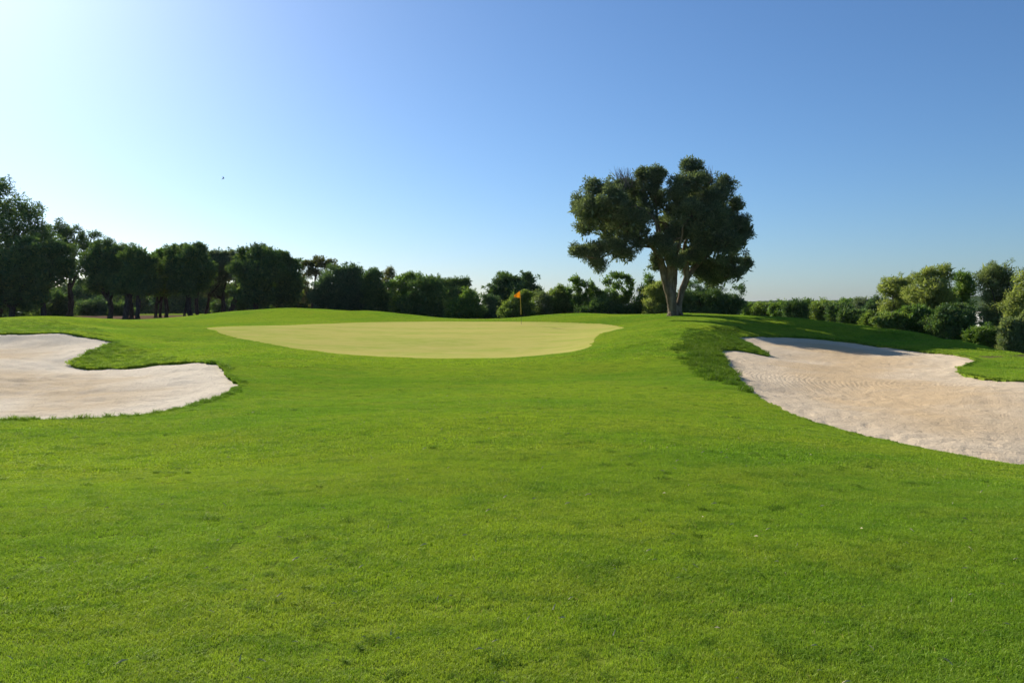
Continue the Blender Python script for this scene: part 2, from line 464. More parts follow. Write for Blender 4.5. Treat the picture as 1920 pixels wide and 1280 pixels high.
def ground(X, Y):
    X = np.atleast_1d(np.asarray(X, float)); Y = np.atleast_1d(np.asarray(Y, float))
    r = np.hypot(X, Y); az = np.arctan2(X, Y)
    azc = np.clip(az, -R(41), R(41)); rc = np.clip(r, 1.0, 150)
    z = H(np.sin(azc) * rc, np.cos(azc) * rc)
    w = smooth(110, 150, r)
    z = z * (1 - w) - 0.4 * w
    w2 = smooth(R(41), R(75), np.abs(az))
    z = z * (1 - w2) + (-0.1) * w2
    # soft undulation of mown turf
    z = z + 0.02 * fbm(X * 0.45, Y * 0.45, 5, 3) * smooth(2, 8, r) + 0.011 * fbm(X * 1.5, Y * 2.2, 15, 3) * smooth(40, 20, r)
    return z
def gz(x, y): return float(ground([x], [y])[0])

def sand_ctl(A, inner, lip):
    return [(a[0], a[1], a[2] - lip) for a in A] + [P(*p) for p in inner]
HR = TPS(sand_ctl(rA, [(1500,650,35),(1430,642,36.3),(1600,668,32.5),(1700,674,30),(1500,680,28),(1600,700,24.5),(1700,720,20.7),(1850,732,17.8),(1700,760,16.3),
  (1600,752,17.6),(1800,800,13.2),(1500,740,18.5),(1440,690,24.5),(1430,720,19.5),(1920,800,13.2),(1950,740,17),(1600,790,13.5),(1780,690,27),(1800,835,11.3)], 0.07), 0.05)
HL = TPS(sand_ctl(lA, [(0,648,31.0),(100,644,30.7),(-60,648,31),(160,644,30.2),(0,668,28.0),(90,662,28.3),(90,680,25),(0,700,22),(0,730,18.5),(100,762,15.3),(0,768,14.8),(200,720,19.5),(300,730,18),
  (250,704,21.5),(350,703,20.3),(200,752,16),(400,712,19),(-120,700,20),(120,710,21),(330,752,15.4)], 0.07), 0.05)

# ------------------------------------------------------------------ ground mesh
az_f = np.arange(-38.0, 38.001, 0.115)
az = np.concatenate([np.arange(-180, -38, 6.0), az_f, np.arange(42, 180.1, 6.0)])
rr = [1.0, 1.6, 2.2]
while rr[-1] < 76: rr.append(rr[-1] * 1.0068)
while rr[-1] < 160: rr.append(rr[-1] * 1.03)
while rr[-1] < 7000: rr.append(rr[-1] * 1.25)
rr = np.array(rr)
AZ, RR = np.meshgrid(np.radians(az), rr)
nr, na = RR.shape
X = (np.sin(AZ) * RR).ravel(); Y = (np.cos(AZ) * RR).ravel()

def snap(X, Y, S):
    """move grid points onto the outline where it crosses their edges"""
    S2 = S.reshape(nr, na); X2 = X.reshape(nr, na).copy(); Y2 = Y.reshape(nr, na).copy()
    X0, Y0 = X2.copy(), Y2.copy()
    best = np.full((nr, na), 0.5001)
    on = np.zeros((nr, na), bool)
    for ax in (0, 1):
        a = S2[:-1] if ax == 0 else S2[:, :-1]; b = S2[1:] if ax == 0 else S2[:, 1:]
        i, j = np.nonzero((a < 0) != (b < 0))
        i2, j2 = (i + 1, j) if ax == 0 else (i, j + 1)
        sa, sb = S2[i, j], S2[i2, j2]
        ok = (np.abs(sa) < 3) & (np.abs(sb) < 3)
        i, j, i2, j2, sa, sb = i[ok], j[ok], i2[ok], j2[ok], sa[ok], sb[ok]
        t = sa / (sa - sb)
        cx = X0[i, j] + t * (X0[i2, j2] - X0[i, j]); cy = Y0[i, j] + t * (Y0[i2, j2] - Y0[i, j])
        for k in range(len(i)):
            if t[k] <= 0.5: q = (i[k], j[k]); tt = t[k]
            else: q = (i2[k], j2[k]); tt = 1 - t[k]
            if tt < best[q]:
                best[q] = tt; X2[q] = cx[k]; Y2[q] = cy[k]; on[q] = True
    return X2.ravel(), Y2.ravel(), on.ravel()

sdG = sdist(X, Y, gO); X, Y, onG = snap(X, Y, sdG)
sdR = sdist(X, Y, rO); X, Y, onR = snap(X, Y, sdR)
sdL = sdist(X, Y, lO); X, Y, onL = snap(X, Y, sdL)
for s_, o_ in ((sdG, onG), (sdR, onR), (sdL, onL)): s_[o_] = 0
Z = ground(X, Y)

I, J = np.meshgrid(np.arange(nr - 1), np.arange(na - 1), indexing='ij')
v0 = (I * na + J).ravel()
faces = np.stack([v0, v0 + 1, v0 + na + 1, v0 + na], 1)
fG = sdG[faces].sum(1) < 0; fR = (sdR[faces].sum(1) < 0); fL = (sdL[faces].sum(1) < 0)

def submesh(name, mask, Zc, attrs, m, up=True):
    f = faces[mask]; u, inv = np.unique(f, return_inverse=True)
    f = inv.reshape(f.shape)[:, ::-1] if up else inv.reshape(f.shape)
    V = np.stack([X[u], Y[u], Zc[u]], 1)
    me = mesh_np(name, V, f, True, {k: a[u] for k, a in attrs.items()})
    return link(name, me, m)

# dirt (bare leaf litter) under the left grove
dirt = smooth(61, 66, Y + 3 * fbm(X * 0.3, Y * 0.3, 4)) * (1 - smooth(92, 98, Y)) * smooth(-8, -14, X + 3 * fbm(X * .2, Y * .2, 8))
e1 = smooth(2.2, 1.0, np.hypot((X - 29.0) / 3.0, (Y - 31.5) / 1.2))
dirt = np.maximum(dirt, 0 * e1)
px_s, py_s, pz_s = P(1910, 664, 30.5)
dirt = np.maximum(dirt, .6 * smooth(1.3, 0.7, np.hypot((X - px_s) / 1.6, (Y - py_s) / 0.7)))
lawn_mask = ~(fG | fR | fL)

# lawn with a cut lip round the bunkers
f = faces[lawn_mask]
u, inv = np.unique(f, return_inverse=True); f = inv.reshape(f.shape)
V = np.stack([X[u], Y[u], Z[u]], 1)
owner = np.full(nr * na, -1); owner[u] = np.arange(len(u))
sk_q = []
F2 = lambda m: m.reshape(nr - 1, na - 1)
sandm = F2(fR | fL); lawnm = F2(lawn_mask)
a_, b_ = np.nonzero(sandm[:-1] & lawnm[1:]); 
def idx(i, j): return i * na + j
edges = [(idx(i + 1, j), idx(i + 1, j + 1)) for i, j in zip(a_, b_)]
a_, b_ = np.nonzero(lawnm[:-1] & sandm[1:]); edges += [(idx(i + 1, j + 1), idx(i + 1, j)) for i, j in zip(a_, b_)]
a_, b_ = np.nonzero(sandm[:, :-1] & lawnm[:, 1:]); edges += [(idx(i + 1, j + 1), idx(i, j + 1)) for i, j in zip(a_, b_)]
a_, b_ = np.nonzero(lawnm[:, :-1] & sandm[:, 1:]); edges += [(idx(i, j + 1), idx(i + 1, j + 1)) for i, j in zip(a_, b_)]
E = owner[np.array(edges)]
n0 = len(V)
low = {}
Vl = []
for e in E.ravel():
    if e not in low:
        low[e] = n0 + len(Vl); Vl.append((V[e, 0], V[e, 1], V[e, 2] - 0.22))
SK = np.array([(a, b, low[b], low[a]) for a, b in E])
V = np.vstack([V, np.array(Vl)])
dd = np.concatenate([dirt[u], np.zeros(len(Vl))])
me = mesh_np("lawn", V, np.vstack([f[:, ::-1], SK]), True, {"dirt": dd})
lawn = tag(link("lawn", me, M_ground), "mown golf fairway and surrounds rising to the green", kind="structure")

green = tag(submesh("putting_green", fG, Z, {"edge": -sdG}, M_green), "pale close-cut putting green with the flag", kind="structure")

def sand_relief(X, Y, e, s):
    inn = smooth(0.0, 0.5, e)
    z = 0.05 * fbm(X * 0.7, Y * 0.7, s, 3) + 0.022 * fbm(X * 4.2, Y * 3.6, s + 3, 4)
    foot = fbm(X * 5.0, Y * 5.0, s + 8, 2)
    z -= 0.018 * smooth(0.22, 0.45, foot) * smooth(-0.05, 0.25, fbm(X * .5, Y * .5, s + 6, 2))
    return z * inn
lipR = 0.07 + 0.05 * fbm(X * 1.5, Y * 1.5, 30, 2); 
ZR = Z.copy(); mR = np.unique(faces[fR])
ZR[mR] = np.minimum(HR(X[mR], Y[mR]), Z[mR] + 5)
eR = np.maximum(-sdR, 0)
wr = smooth(0, 0.7, eR[mR]); ZR[mR] = ZR[mR] * wr + (Z[mR] - lipR[mR]) * (1 - wr) + sand_relief(X[mR], Y[mR], eR[mR], 21)
# raked curved furrows in the right bunker
cx, cy = 8.8, 16.0
rad = np.hypot(X[mR] - cx, (Y[mR] - cy))
z_r = 0.016 * np.sin(rad * 2 * math.pi / 0.26 + 1.2 * fbm(X[mR] * .6, Y[mR] * .6, 2, 2)) * smooth(1.4, 2.0, rad) * smooth(6.0, 4.0, rad) * smooth(10.0, 11.5, X[mR] * 0 + Y[mR])
bR = tag(submesh("sand_bunker", fR, ZR, {"edge": eR}, M_sandR), "raked tan sand bunker on the right with shade on its back slope", kind="structure")
ZL = Z.copy(); mL = np.unique(faces[fL]); eL = np.maximum(-sdL, 0)
ZL[mL] = HL(X[mL], Y[mL]); wl_ = smooth(0, 0.7, eL[mL])
ZL[mL] += 0.05 * fbm(X[mL] * 1.1 + Y[mL] * .5, Y[mL] * 2.4, 61, 4) * smooth(.3, 1.5, eL[mL])
ZL[mL] = ZL[mL] * wl_ + (Z[mL] - lipR[mL]) * (1 - wl_) + 1.25 * sand_relief(X[mL], Y[mL], eL[mL], 41)
bL = tag(submesh("sand_bunker", fL, ZL, {"edge": eL}, M_sandL), "pale kidney shaped sand bunker on the left round a tongue of grass", kind="structure")

# ------------------------------------------------------------------ grass blades (geometry-node scattered turf)
def blade_mesh(name, size, nb, w, h0, h1, lean, rng, m, round_=True, bend=0.5):
    if round_:
        a = rng.random(nb) * 2 * np.pi; r = np.sqrt(rng.random(nb)) * size
        px, py = np.cos(a) * r, np.sin(a) * r
    else:
        px, py = (rng.random(nb) - .5) * size, (rng.random(nb) - .5) * size
    h = h0 + (h1 - h0) * rng.random(nb) ** 1.5
    az_ = rng.random(nb) * 2 * np.pi
    ln_ = lean * (0.3 + rng.random(nb))
    dx, dy = np.cos(az_) * ln_, np.sin(az_) * ln_
    ya = rng.random(nb) * 2 * np.pi
    wx, wy = np.cos(ya) * w / 2, np.sin(ya) * w / 2
    base = np.stack([px, py, np.full(nb, -0.006)], 1)
    mid = base + np.stack([dx * h * .4, dy * h * .4, h * .55 + .006], 1)
    tip = base + np.stack([dx * h * (1 + bend), dy * h * (1 + bend), h * (1 - 0.25 * ln_) + .006], 1)
    W = np.stack([wx, wy, np.zeros(nb)], 1)
    Vv = np.stack([base - W, base + W, mid + W * .8, mid - W * .8, tip], 1).reshape(-1, 3)
    b0 = np.arange(nb) * 5
    tri = np.concatenate([np.stack([b0, b0 + 1, b0 + 2], 1), np.stack([b0, b0 + 2, b0 + 3], 1), np.stack([b0 + 3, b0 + 2, b0 + 4], 1)])
    me = mesh_np(name, Vv, tri, False, {"tone": np.repeat(rng.random(nb), 5)})
    me.materials.append(m)
    return me

def scatter(name, pts, nrm, variants, scl, rng, label, cat):
    """one object: points + geometry nodes that set a turf tuft on each"""
    col = bpy.data.collections.new(name + "_tufts")
    for i, vm in enumerate(variants):
        ob = bpy.data.objects.new("turf_tuft", vm); col.objects.link(ob)
    me = bpy.data.meshes.new(name)
    me.vertices.add(len(pts)); me.vertices.foreach_set("co", np.asarray(pts, np.float32).ravel())
    rot = np.stack([-np.arctan2(nrm[:, 1], nrm[:, 2]), np.arctan2(nrm[:, 0], nrm[:, 2]), rng.random(len(pts)) * 2 * np.pi], 1)
    # tilt to the slope after a random turn: store normal and spin apart
    a = me.attributes.new("nrm", 'FLOAT_VECTOR', 'POINT'); a.data.foreach_set("vector", nrm.astype(np.float32).ravel())
    a = me.attributes.new("spin", 'FLOAT', 'POINT'); a.data.foreach_set("value", (rng.random(len(pts)) * 6.283).astype(np.float32))
    a = me.attributes.new("scl", 'FLOAT', 'POINT'); a.data.foreach_set("value", scl.astype(np.float32))
    a = me.attributes.new("pick", 'INT', 'POINT'); a.data.foreach_set("value", rng.integers(0, len(variants), len(pts)).astype(np.int32))
    ob = link(name, me)
    ng = bpy.data.node_groups.new(name + "_nodes", 'GeometryNodeTree')
    ng.interface.new_socket("Geometry", in_out='INPUT', socket_type='NodeSocketGeometry')
    ng.interface.new_socket("Geometry", in_out='OUTPUT', socket_type='NodeSocketGeometry')
    gi = ng.nodes.new("NodeGroupInput"); gout = ng.nodes.new("NodeGroupOutput")
    iop = ng.nodes.new("GeometryNodeInstanceOnPoints")
    ci = ng.nodes.new("GeometryNodeCollectionInfo"); ci.inputs[0].default_value = col
    ci.inputs["Separate Children"].default_value = True; ci.inputs["Reset Children"].default_value = True
    def na_(nm, t):
        q = ng.nodes.new("GeometryNodeInputNamedAttribute"); q.data_type = t; q.inputs[0].default_value = nm
        return [s for s in q.outputs if s.enabled][0]
    al = ng.nodes.new("FunctionNodeAlignRotationToVector"); al.axis = 'Z'
    ng.links.new(na_("nrm", 'FLOAT_VECTOR'), al.inputs["Vector"])
    ro = ng.nodes.new("FunctionNodeRotateRotation"); ro.rotation_space = 'LOCAL'
    cx_ = ng.nodes.new("ShaderNodeCombineXYZ"); ng.links.new(na_("spin", 'FLOAT'), cx_.inputs[2])
    e2r = ng.nodes.new("FunctionNodeEulerToRotation"); ng.links.new(cx_.outputs[0], e2r.inputs[0])
    ng.links.new(al.outputs[0], ro.inputs[0]); ng.links.new(e2r.outputs[0], ro.inputs[1])
    ng.links.new(gi.outputs[0], iop.inputs["Points"]); ng.links.new(ci.outputs[0], iop.inputs["Instance"])
    iop.inputs["Pick Instance"].default_value = True
    ng.links.new(na_("pick", 'INT'), iop.inputs["Instance Index"])
    ng.links.new(ro.outputs[0], iop.inputs["Rotation"])
    ng.links.new(na_("scl", 'FLOAT'), iop.inputs["Scale"])
    ng.links.new(iop.outputs[0], gout.inputs[0])
    md = ob.modifiers.new("turf", 'NODES'); md.node_group = ng
    tag(ob, label, cat, kind="stuff")
    return ob

def jgrid(x0, x1, y0, y1, s, rng):
    gx, gy = np.meshgrid(np.arange(x0, x1, s), np.arange(y0, y1, s))
    gx = gx.ravel() + (rng.random(gx.size) - .5) * s * .9; gy = gy.ravel() + (rng.random(gy.size) - .5) * s * .9
    k = (np.abs(np.arctan2(gx, gy)) < R(36.5)) | ((np.hypot(gx, gy) < 4) & (gy > -0.5))
    return gx[k], gy[k]
def normals(x, y, e=0.15):
    hx = (ground(x + e, y) - ground(x - e, y)) / (2 * e); hy = (ground(x, y + e) - ground(x, y - e)) / (2 * e)
    n_ = np.stack([-hx, -hy, np.ones_like(hx)], 1)
    return n_ / np.linalg.norm(n_, axis=1)[:, None]
def allsd(x, y):
    return sdist(x, y, gO), np.minimum(sdist(x, y, rO), sdist(x, y, lO))

rng = np.random.default_rng(5)
def lawn_zone(name, r0, r1, size, step, nb, w, h0, h1, label, ex=None, nvar=5):
    x, y = jgrid(-r1, r1, 0.5, r1, step, rng)
    r = np.hypot(x, y); k = (r >= r0) & (r < r1); x, y = x[k], y[k]
    g, s = allsd(x, y)
    full = (g > size * .95) & (s > size * .9)
    # smaller tufts along the edges of sand and green
    small = size / 4
    xs, ys = jgrid(-r1, r1, 0.5, r1, step / 4, rng)
    r = np.hypot(xs, ys); k = (r >= r0) & (r < r1); xs, ys = xs[k], ys[k]
    near = np.zeros(len(xs), bool)
    gs, ss = allsd(xs, ys)
    near = ((gs < size * 1.1) | (ss < size * 1.1)) & (gs > small * .6) & (ss > small * .35)
    xs, ys = xs[near], ys[near]
    def put(nm, x, y, sz, nbl, sc, lab):
        if not len(x): return
        z = ground(x, y)
        dmask = dirt_at(x, y) < 0.4
        x, y, z, sc = x[dmask], y[dmask], z[dmask], sc[dmask]
        vs_ = [blade_mesh("turf", sz, nbl, w, h0, h1, 0.75, rng, M_blade) for _ in range(nvar)]
        hs = 0.8 + 0.5 * (fbm(x * 1.1, y * 1.1, 77, 3) + .4)
        scatter(nm, np.stack([x, y, z], 1), normals(x, y), vs_, sc * np.clip(hs, .7, 1.3), rng, lab, "grass")
    put(name, x[full], y[full], size, nb, np.ones(full.sum()), label)
    put(name, xs, ys, small, max(30, nb // 16), np.ones(len(xs)), label.replace("grass", "grass edge"))
def dirt_at(x, y):
    d = smooth(61, 66, y + 3 * fbm(x * 0.3, y * 0.3, 4)) * smooth(-8, -14, x + 3 * fbm(x * .2, y * .2, 8))
    return np.maximum(d, smooth(1.3, 0.7, np.hypot((x - px_s) / 1.6, (y - py_s) / 0.7)))

lawn_zone("grass", 1.6, 9.0, 0.20, 0.20, 1500, 0.0028, 0.012, 0.036, "close foreground lawn grass with small uneven tufts")
lawn_zone("grass", 9.0, 24.0, 0.45, 0.42, 2400, 0.0062, 0.014, 0.034, "middle distance fairway grass between the bunkers")
lawn_zone("grass", 24.0, 66.0, 1.0, 0.95, 3000, 0.015, 0.016, 0.036, "far fairway grass around and behind the green")

# longer rough: bunker rims and the right bank
def along(O, off_in, off_out, n_, rng):
    i = rng.integers(0, len(O), n_); t = rng.random(n_)
    p = O[i] * (1 - t[:, None]) + O[(i + 1) % len(O)] * t[:, None]
    d = O[(i + 1) % len(O)] - O[i]
    nn = np.stack([d[:, 1], -d[:, 0]], 1); nn /= np.linalg.norm(nn, axis=1)[:, None] + 1e-9
    off = off_in + (off_out - off_in) * rng.random(n_) ** 1.5
    return p[:, :2] + nn * off[:, None], off
def rim(O, n_, seed):
    p, _ = along(O, -0.3, 0.3, n_, rng)
    s = sdist(p[:, 0], p[:, 1], O)
    other = sdist(p[:, 0], p[:, 1], O)
    k = (s > -0.01) & (s < 0.26) & (p[:, 1] > 8)
    return p[k]
def length_dens(O, per_m):
    return int(per_m * np.linalg.norm(np.roll(O, -1, 0)[:, :2] - O[:, :2], axis=1).sum())
tufts_b = [blade_mesh("rim_tuft", 0.04, 30, 0.007, 0.02, 0.06, 0.8, rng, M_bank, bend=.8) for _ in range(6)]
tufts_a = [blade_mesh("rim_tuft", 0.05, 34, 0.007, 0.03, 0.085, 0.8, rng, M_rough, bend=.8) for _ in range(6)]
for O, nm, lab in ((rO, "rough_grass", "ragged grass fringe round the right sand bunker"), (lO, "rough_grass", "ragged grass fringe round the left sand bunker")):
    d = np.roll(O, -1, 0) - O; L_ = np.linalg.norm(d[:, :2], axis=1)
    # sample by arc length
    cs = np.concatenate([[0], np.cumsum(L_)]); n_ = int(cs[-1] * 70)
    s = rng.random(n_) * cs[-1]; i = np.clip(np.searchsorted(cs, s) - 1, 0, len(O) - 1); t = (s - cs[i]) / L_[i]
    p = O[i, :2] * (1 - t[:, None]) + O[(i + 1) % len(O), :2] * t[:, None]
    nn = np.stack([d[i, 1], -d[i, 0]], 1) / L_[i][:, None]
    p = p + nn * ((rng.random(n_) - .5) * 0.5)[:, None]
    sdv = sdist(p[:, 0], p[:, 1], O); k = (sdv > -0.015) & (sdv < 0.22 - 0.12 * rng.random(n_)) & (np.abs(np.arctan2(p[:, 0], p[:, 1])) < R(38))
    p = p[k]
    sc = (0.55 + 0.7 * rng.random(len(p))) * np.clip(0.9 + 0.9 * fbm(p[:, 0] * .8, p[:, 1] * .8, 50, 2), .5, 1.4)
    if O is rO:
        sc *= np.where((p[:, 1] < 17), 0.55, 1.0)   # the near edge is cut short
    scatter(nm, np.stack([p[:, 0], p[:, 1], ground(p[:, 0], p[:, 1])], 1), normals(p[:, 0], p[:, 1]), tufts_b if O is rO else tufts_a, sc, rng, lab, "grass")

# rough areas: bank left of the right bunker, back of left bunker, tongue
def poly_pts(pix, per_m2, rng):
    O = np.array([P(*p) for p in pix]); x0, y0 = O[:, 0].min(), O[:, 1].min(); x1, y1 = O[:, 0].max(), O[:, 1].max()
    n_ = int((x1 - x0) * (y1 - y0) * per_m2)
    x = x0 + (x1 - x0) * rng.random(n_); y = y0 + (y1 - y0) * rng.random(n_)
    s_ = sdist(x, y, O); g, s = allsd(x, y)
    k = (s_ < -0.5 * rng.random(n_) ** 2 * 0.6) & (s > 0.03) & (g > .3)
    return x[k], y[k]
big_b = [blade_mesh("long_tuft", 0.15, 85, 0.010, 0.05, 0.18, 0.8, rng, M_bank, bend=.7) for _ in range(6)]
big_t = [blade_mesh("long_tuft", 0.15, 85, 0.010, 0.05, 0.16, 0.8, rng, M_rough, bend=.7) for _ in range(6)]
bank = [(1335,613,38.5),(1290,620,34.5),(1264,636,29.5),(1262,655,25.5),(1285,688,21.3),(1350,722,17.7),(1420,747,15.6),(1395,722,18),(1372,692,22),(1350,665,27),(1352,656,29),(1441,667,30.5),(1380,631,36.7),(1390,620,40)]
x, y = poly_pts(bank, 17, rng)
scatter("rough_grass", np.stack([x, y, ground(x, y)], 1), normals(x, y), big_b, 0.6 + .8 * rng.random(len(x)), rng, "dark long grass on the bank beside the right bunker", "grass")
wk = [(-60,602,41),(100,597,44),(190,615,38),(215,636,31.5),(120,622,32.6),(-60,624,33)]
x1_, y1_ = poly_pts(wk, 14, rng)
tg = [(214,641,30.3),(290,652,28),(330,672,25),(440,690,21.6),(445,715,18.5),(400,678,22.8),(300,679,24.3),(260,685,24.3),(150,688,25),(140,676,26.2),(165,661,27.5)]
x2_, y2_ = poly_pts(tg, 20, rng)
x, y = np.concatenate([x1_, x2_]), np.concatenate([y1_, y2_])
scatter("rough_grass", np.stack([x, y, ground(x, y)], 1), normals(x, y), big_t, 0.35 + .5 * rng.random(len(x)), rng, "tufty grass behind the left bunker and on its tongue", "grass")

# small coarse tufts and weeds the mower left in the near fairway
wt = [blade_mesh("weed_tuft", sz_, 60, 0.0045, 0.018, 0.045, 1.2, rng, M_bank, bend=.9) for sz_ in (.03, .05, .07, .045)]
n_ = 480
a_ = rng.uniform(-.6, .6, n_); d_ = 2.6 + 17 * rng.random(n_) ** 1.1
x, y = np.sin(a_) * d_, np.cos(a_) * d_
g_, s_ = allsd(x, y); k_ = (g_ > .3) & (s_ > .2) & (fbm(x * .5, y * .7, 91, 3) > -0.02)
x, y = x[k_], y[k_]
scatter("weeds", np.stack([x, y, ground(x, y) + .004], 1), normals(x, y), wt, .5 + .8 * rng.random(len(x)) ** 2, rng, "small dark weed tufts dotted over the near fairway", "weeds")

# ------------------------------------------------------------------ tree building
def tube_geo(path, rad, seg=8, rng=None, wob=0.0):
    path = np.array(path, float); n_ = len(path)
    rad = np.array(rad, float)
    # resample with Catmull-Rom
    out, ro_ = [], []
    for i in range(n_ - 1):
        p0 = path[max(i - 1, 0)]; p1 = path[i]; p2 = path[i + 1]; p3 = path[min(i + 2, n_ - 1)]
        for k in range(4):
            t = k / 4
            out.append(0.5 * ((2 * p1) + (-p0 + p2) * t + (2 * p0 - 5 * p1 + 4 * p2 - p3) * t * t + (-p0 + 3 * p1 - 3 * p2 + p3) * t ** 3))
            ro_.append(rad[i] * (1 - t) + rad[i + 1] * t)
    out.append(path[-1]); ro_.append(rad[-1])
    out = np.array(out); ro_ = np.array(ro_)
    if wob and rng is not None:
        out[1:-1] += rng.normal(0, wob, out[1:-1].shape) * ro_[1:-1, None]
    T = np.gradient(out, axis=0); T /= np.linalg.norm(T, axis=1)[:, None] + 1e-9
    ref = np.where(np.abs(T[:, 2:3]) > 0.9, np.array([[1.0, 0, 0]]), np.array([[0, 0, 1.0]]))
    U = np.cross(T, np.array([[1.0, 0.15, 0.1]])); U /= np.linalg.norm(U, axis=1)[:, None] + 1e-9
    W = np.cross(T, U)
    a = np.arange(seg) * 2 * np.pi / seg
    lump = 1 + (0.14 * np.sin(a * 2 + out[:, 2:3] * 1.3) + 0.08 * np.sin(a * 3 + out[:, 2:3] * 2.1))
    V = out[:, None, :] + (ro_[:, None, None] * lump[:, :, None]) * (np.cos(a)[None, :, None] * U[:, None, :] + np.sin(a)[None, :, None] * W[:, None, :])
    m_ = len(out); V = V.reshape(-1, 3)
    ii, jj = np.meshgrid(np.arange(m_ - 1), np.arange(seg), indexing='ij')
    q = np.stack([ii * seg + jj, ii * seg + (jj + 1) % seg, (ii + 1) * seg + (jj + 1) % seg, (ii + 1) * seg + jj], -1).reshape(-1, 4)
    return V, q

def join(geos):
    Vs, Qs, o_ = [], [], 0
    for V, q in geos:
        Vs.append(V); Qs.append(q + o_); o_ += len(V)
    return np.vstack(Vs), np.vstack(Qs)

def foliage(lobes, nleaf, ll_, lw, crad, rng, airy=0.0, tri=False, droop=0.0, core=0.14):
    """lobes (k,6): centre and radii. Leaves gathered in clumps near the lobes' skin."""
    lo = np.array(lobes, float)
    lo0 = lo
    subs = [np.concatenate([lo[:, :3], lo[:, 3:] * .86], 1)]
    for _ in range(6 if airy < .3 else 5):
        dd_ = rng.normal(size=(len(lo), 3)); dd_ /= np.linalg.norm(dd_, axis=1)[:, None]
        dd_[:, 2] = np.where(rng.random(len(lo)) < .6, np.abs(dd_[:, 2]), dd_[:, 2])
        f_ = rng.uniform(.26, .52, len(lo))[:, None]
        subs.append(np.concatenate([lo[:, :3] + dd_ * lo[:, 3:] * (1.02 - f_ * .75), lo[:, 3:] * f_ * rng.uniform(.8, 1.2, (len(lo), 1))], 1))
    lo = np.vstack(subs)
    area = (lo[:, 3] * lo[:, 5]) + 0.5 * lo[:, 3] * lo[:, 4]
    crad = crad * 0.72
    ncl = np.maximum(3, (area / (crad ** 2) * (1.5 if airy < .3 else 1.0)).astype(int))
    li = np.repeat(np.arange(len(lo)), ncl); K = len(li)
    d = rng.normal(size=(K, 3)); d /= np.linalg.norm(d, axis=1)[:, None]
    d[:, 2] = np.where((d[:, 2] < -0.3) & (rng.random(K) < .5), -d[:, 2] * .8, d[:, 2])
    bump = 1 + 0.16 * np.sin(d[:, 0] * 5 + li) * np.sin(d[:, 2] * 6 + 2 * li)
    u = (1 - 0.55 * rng.random(K) ** 1.7) * bump
    u = u * (1 + 0.10 * rng.normal(size=K))
    cc = lo[li, :3] + d * lo[li, 3:] * (u * (1 - 0.25 * np.clip(crad / lo[li, 3], 0, 1)))[:, None]
    rc = crad * (0.5 + 0.8 * rng.random(K))
    spray = rng.random(K) < (0.16 if airy < .3 else .25)
    cc = cc + spray[:, None] * d * (crad * rng.uniform(.6, 1.6, K))[:, None]
    rc = np.where(spray, rc * .62, rc)
    w = rc ** 2.2; w /= w.sum()
    ci = rng.choice(K, nleaf, p=w)
    d2 = rng.normal(size=(nleaf, 3)); d2 /= np.linalg.norm(d2, axis=1)[:, None]
    rad = rng.random(nleaf) ** (1 / 2.0) * (1 + 0.6 * rng.random(nleaf) * (rng.random(nleaf) < .14))
    pos = cc[ci] + d2 * (rc[ci] * rad)[:, None] * np.array([1, 1, .85])
    ax = d2 * .7 + d[ci] * .5 + rng.normal(size=(nleaf, 3)) * .55 + np.array([0, 0, .25 - droop])
    ax /= np.linalg.norm(ax, axis=1)[:, None] + 1e-9
    sv = np.cross(ax, rng.normal(size=(nleaf, 3))); sv /= np.linalg.norm(sv, axis=1)[:, None] + 1e-9
    le = ll_ * (0.6 + 0.8 * rng.random(nleaf)); wi = lw * (0.6 + 0.8 * rng.random(nleaf))
    a0 = pos; a1 = pos + ax * le[:, None]; md = pos + ax * (le * .45)[:, None]
    nc = int(nleaf * core * (0.1 if airy > .25 else 1))
    lw_ = lo0[:, 3] * lo0[:, 5]; k_ = rng.choice(len(lo0), nc, p=lw_ / lw_.sum())
    dd_ = rng.normal(size=(nc, 3)); dd_ /= np.linalg.norm(dd_, axis=1)[:, None]
    pos[:nc] = lo0[k_, :3] + dd_ * lo0[k_, 3:] * (0.82 * rng.random(nc) ** .5)[:, None]
    le[:nc] *= 2.3; wi[:nc] *= 2.6
    a0 = pos; a1 = pos + ax * le[:, None]; md = pos + ax * (le * .45)[:, None]
    tone = rng.random(nleaf); clump = np.clip(rng.random(K) * .7 + .3 * rng.random(len(lo))[li], 0, 1)[ci]
    if tri:
        V = np.stack([a0 - sv * wi[:, None] * .5, a0 + sv * wi[:, None] * .5, a1], 1).reshape(-1, 3)
        q = np.arange(nleaf * 3).reshape(-1, 3); k = 3
    else:
        nv = np.cross(ax, sv) * (le * .12)[:, None]
        V = np.stack([a0, md + sv * wi[:, None] * .5 + nv, a1, md - sv * wi[:, None] * .5 + nv], 1).reshape(-1, 3)
        q = np.arange(nleaf * 4).reshape(-1, 4); k = 4
    return V, q, {"tone": np.repeat(tone, k), "clump": np.repeat(clump, k)}, cc

def px_lobes(lb, Yd, rng, deep=1.0):
    out = []
    for q in lb:
        px, py, rx, rz = q[:4]; dy = q[4] if len(q) > 4 else rng.uniform(-0.5, 0.5) * deep * rx / F * Yd
        c_ = P(px, py, Yd + dy); k = (Yd + dy) / F
        out.append((c_[0], c_[1], c_[2], rx * k, max(rx, rz) * k * .9 * deep, rz * k))
    return out

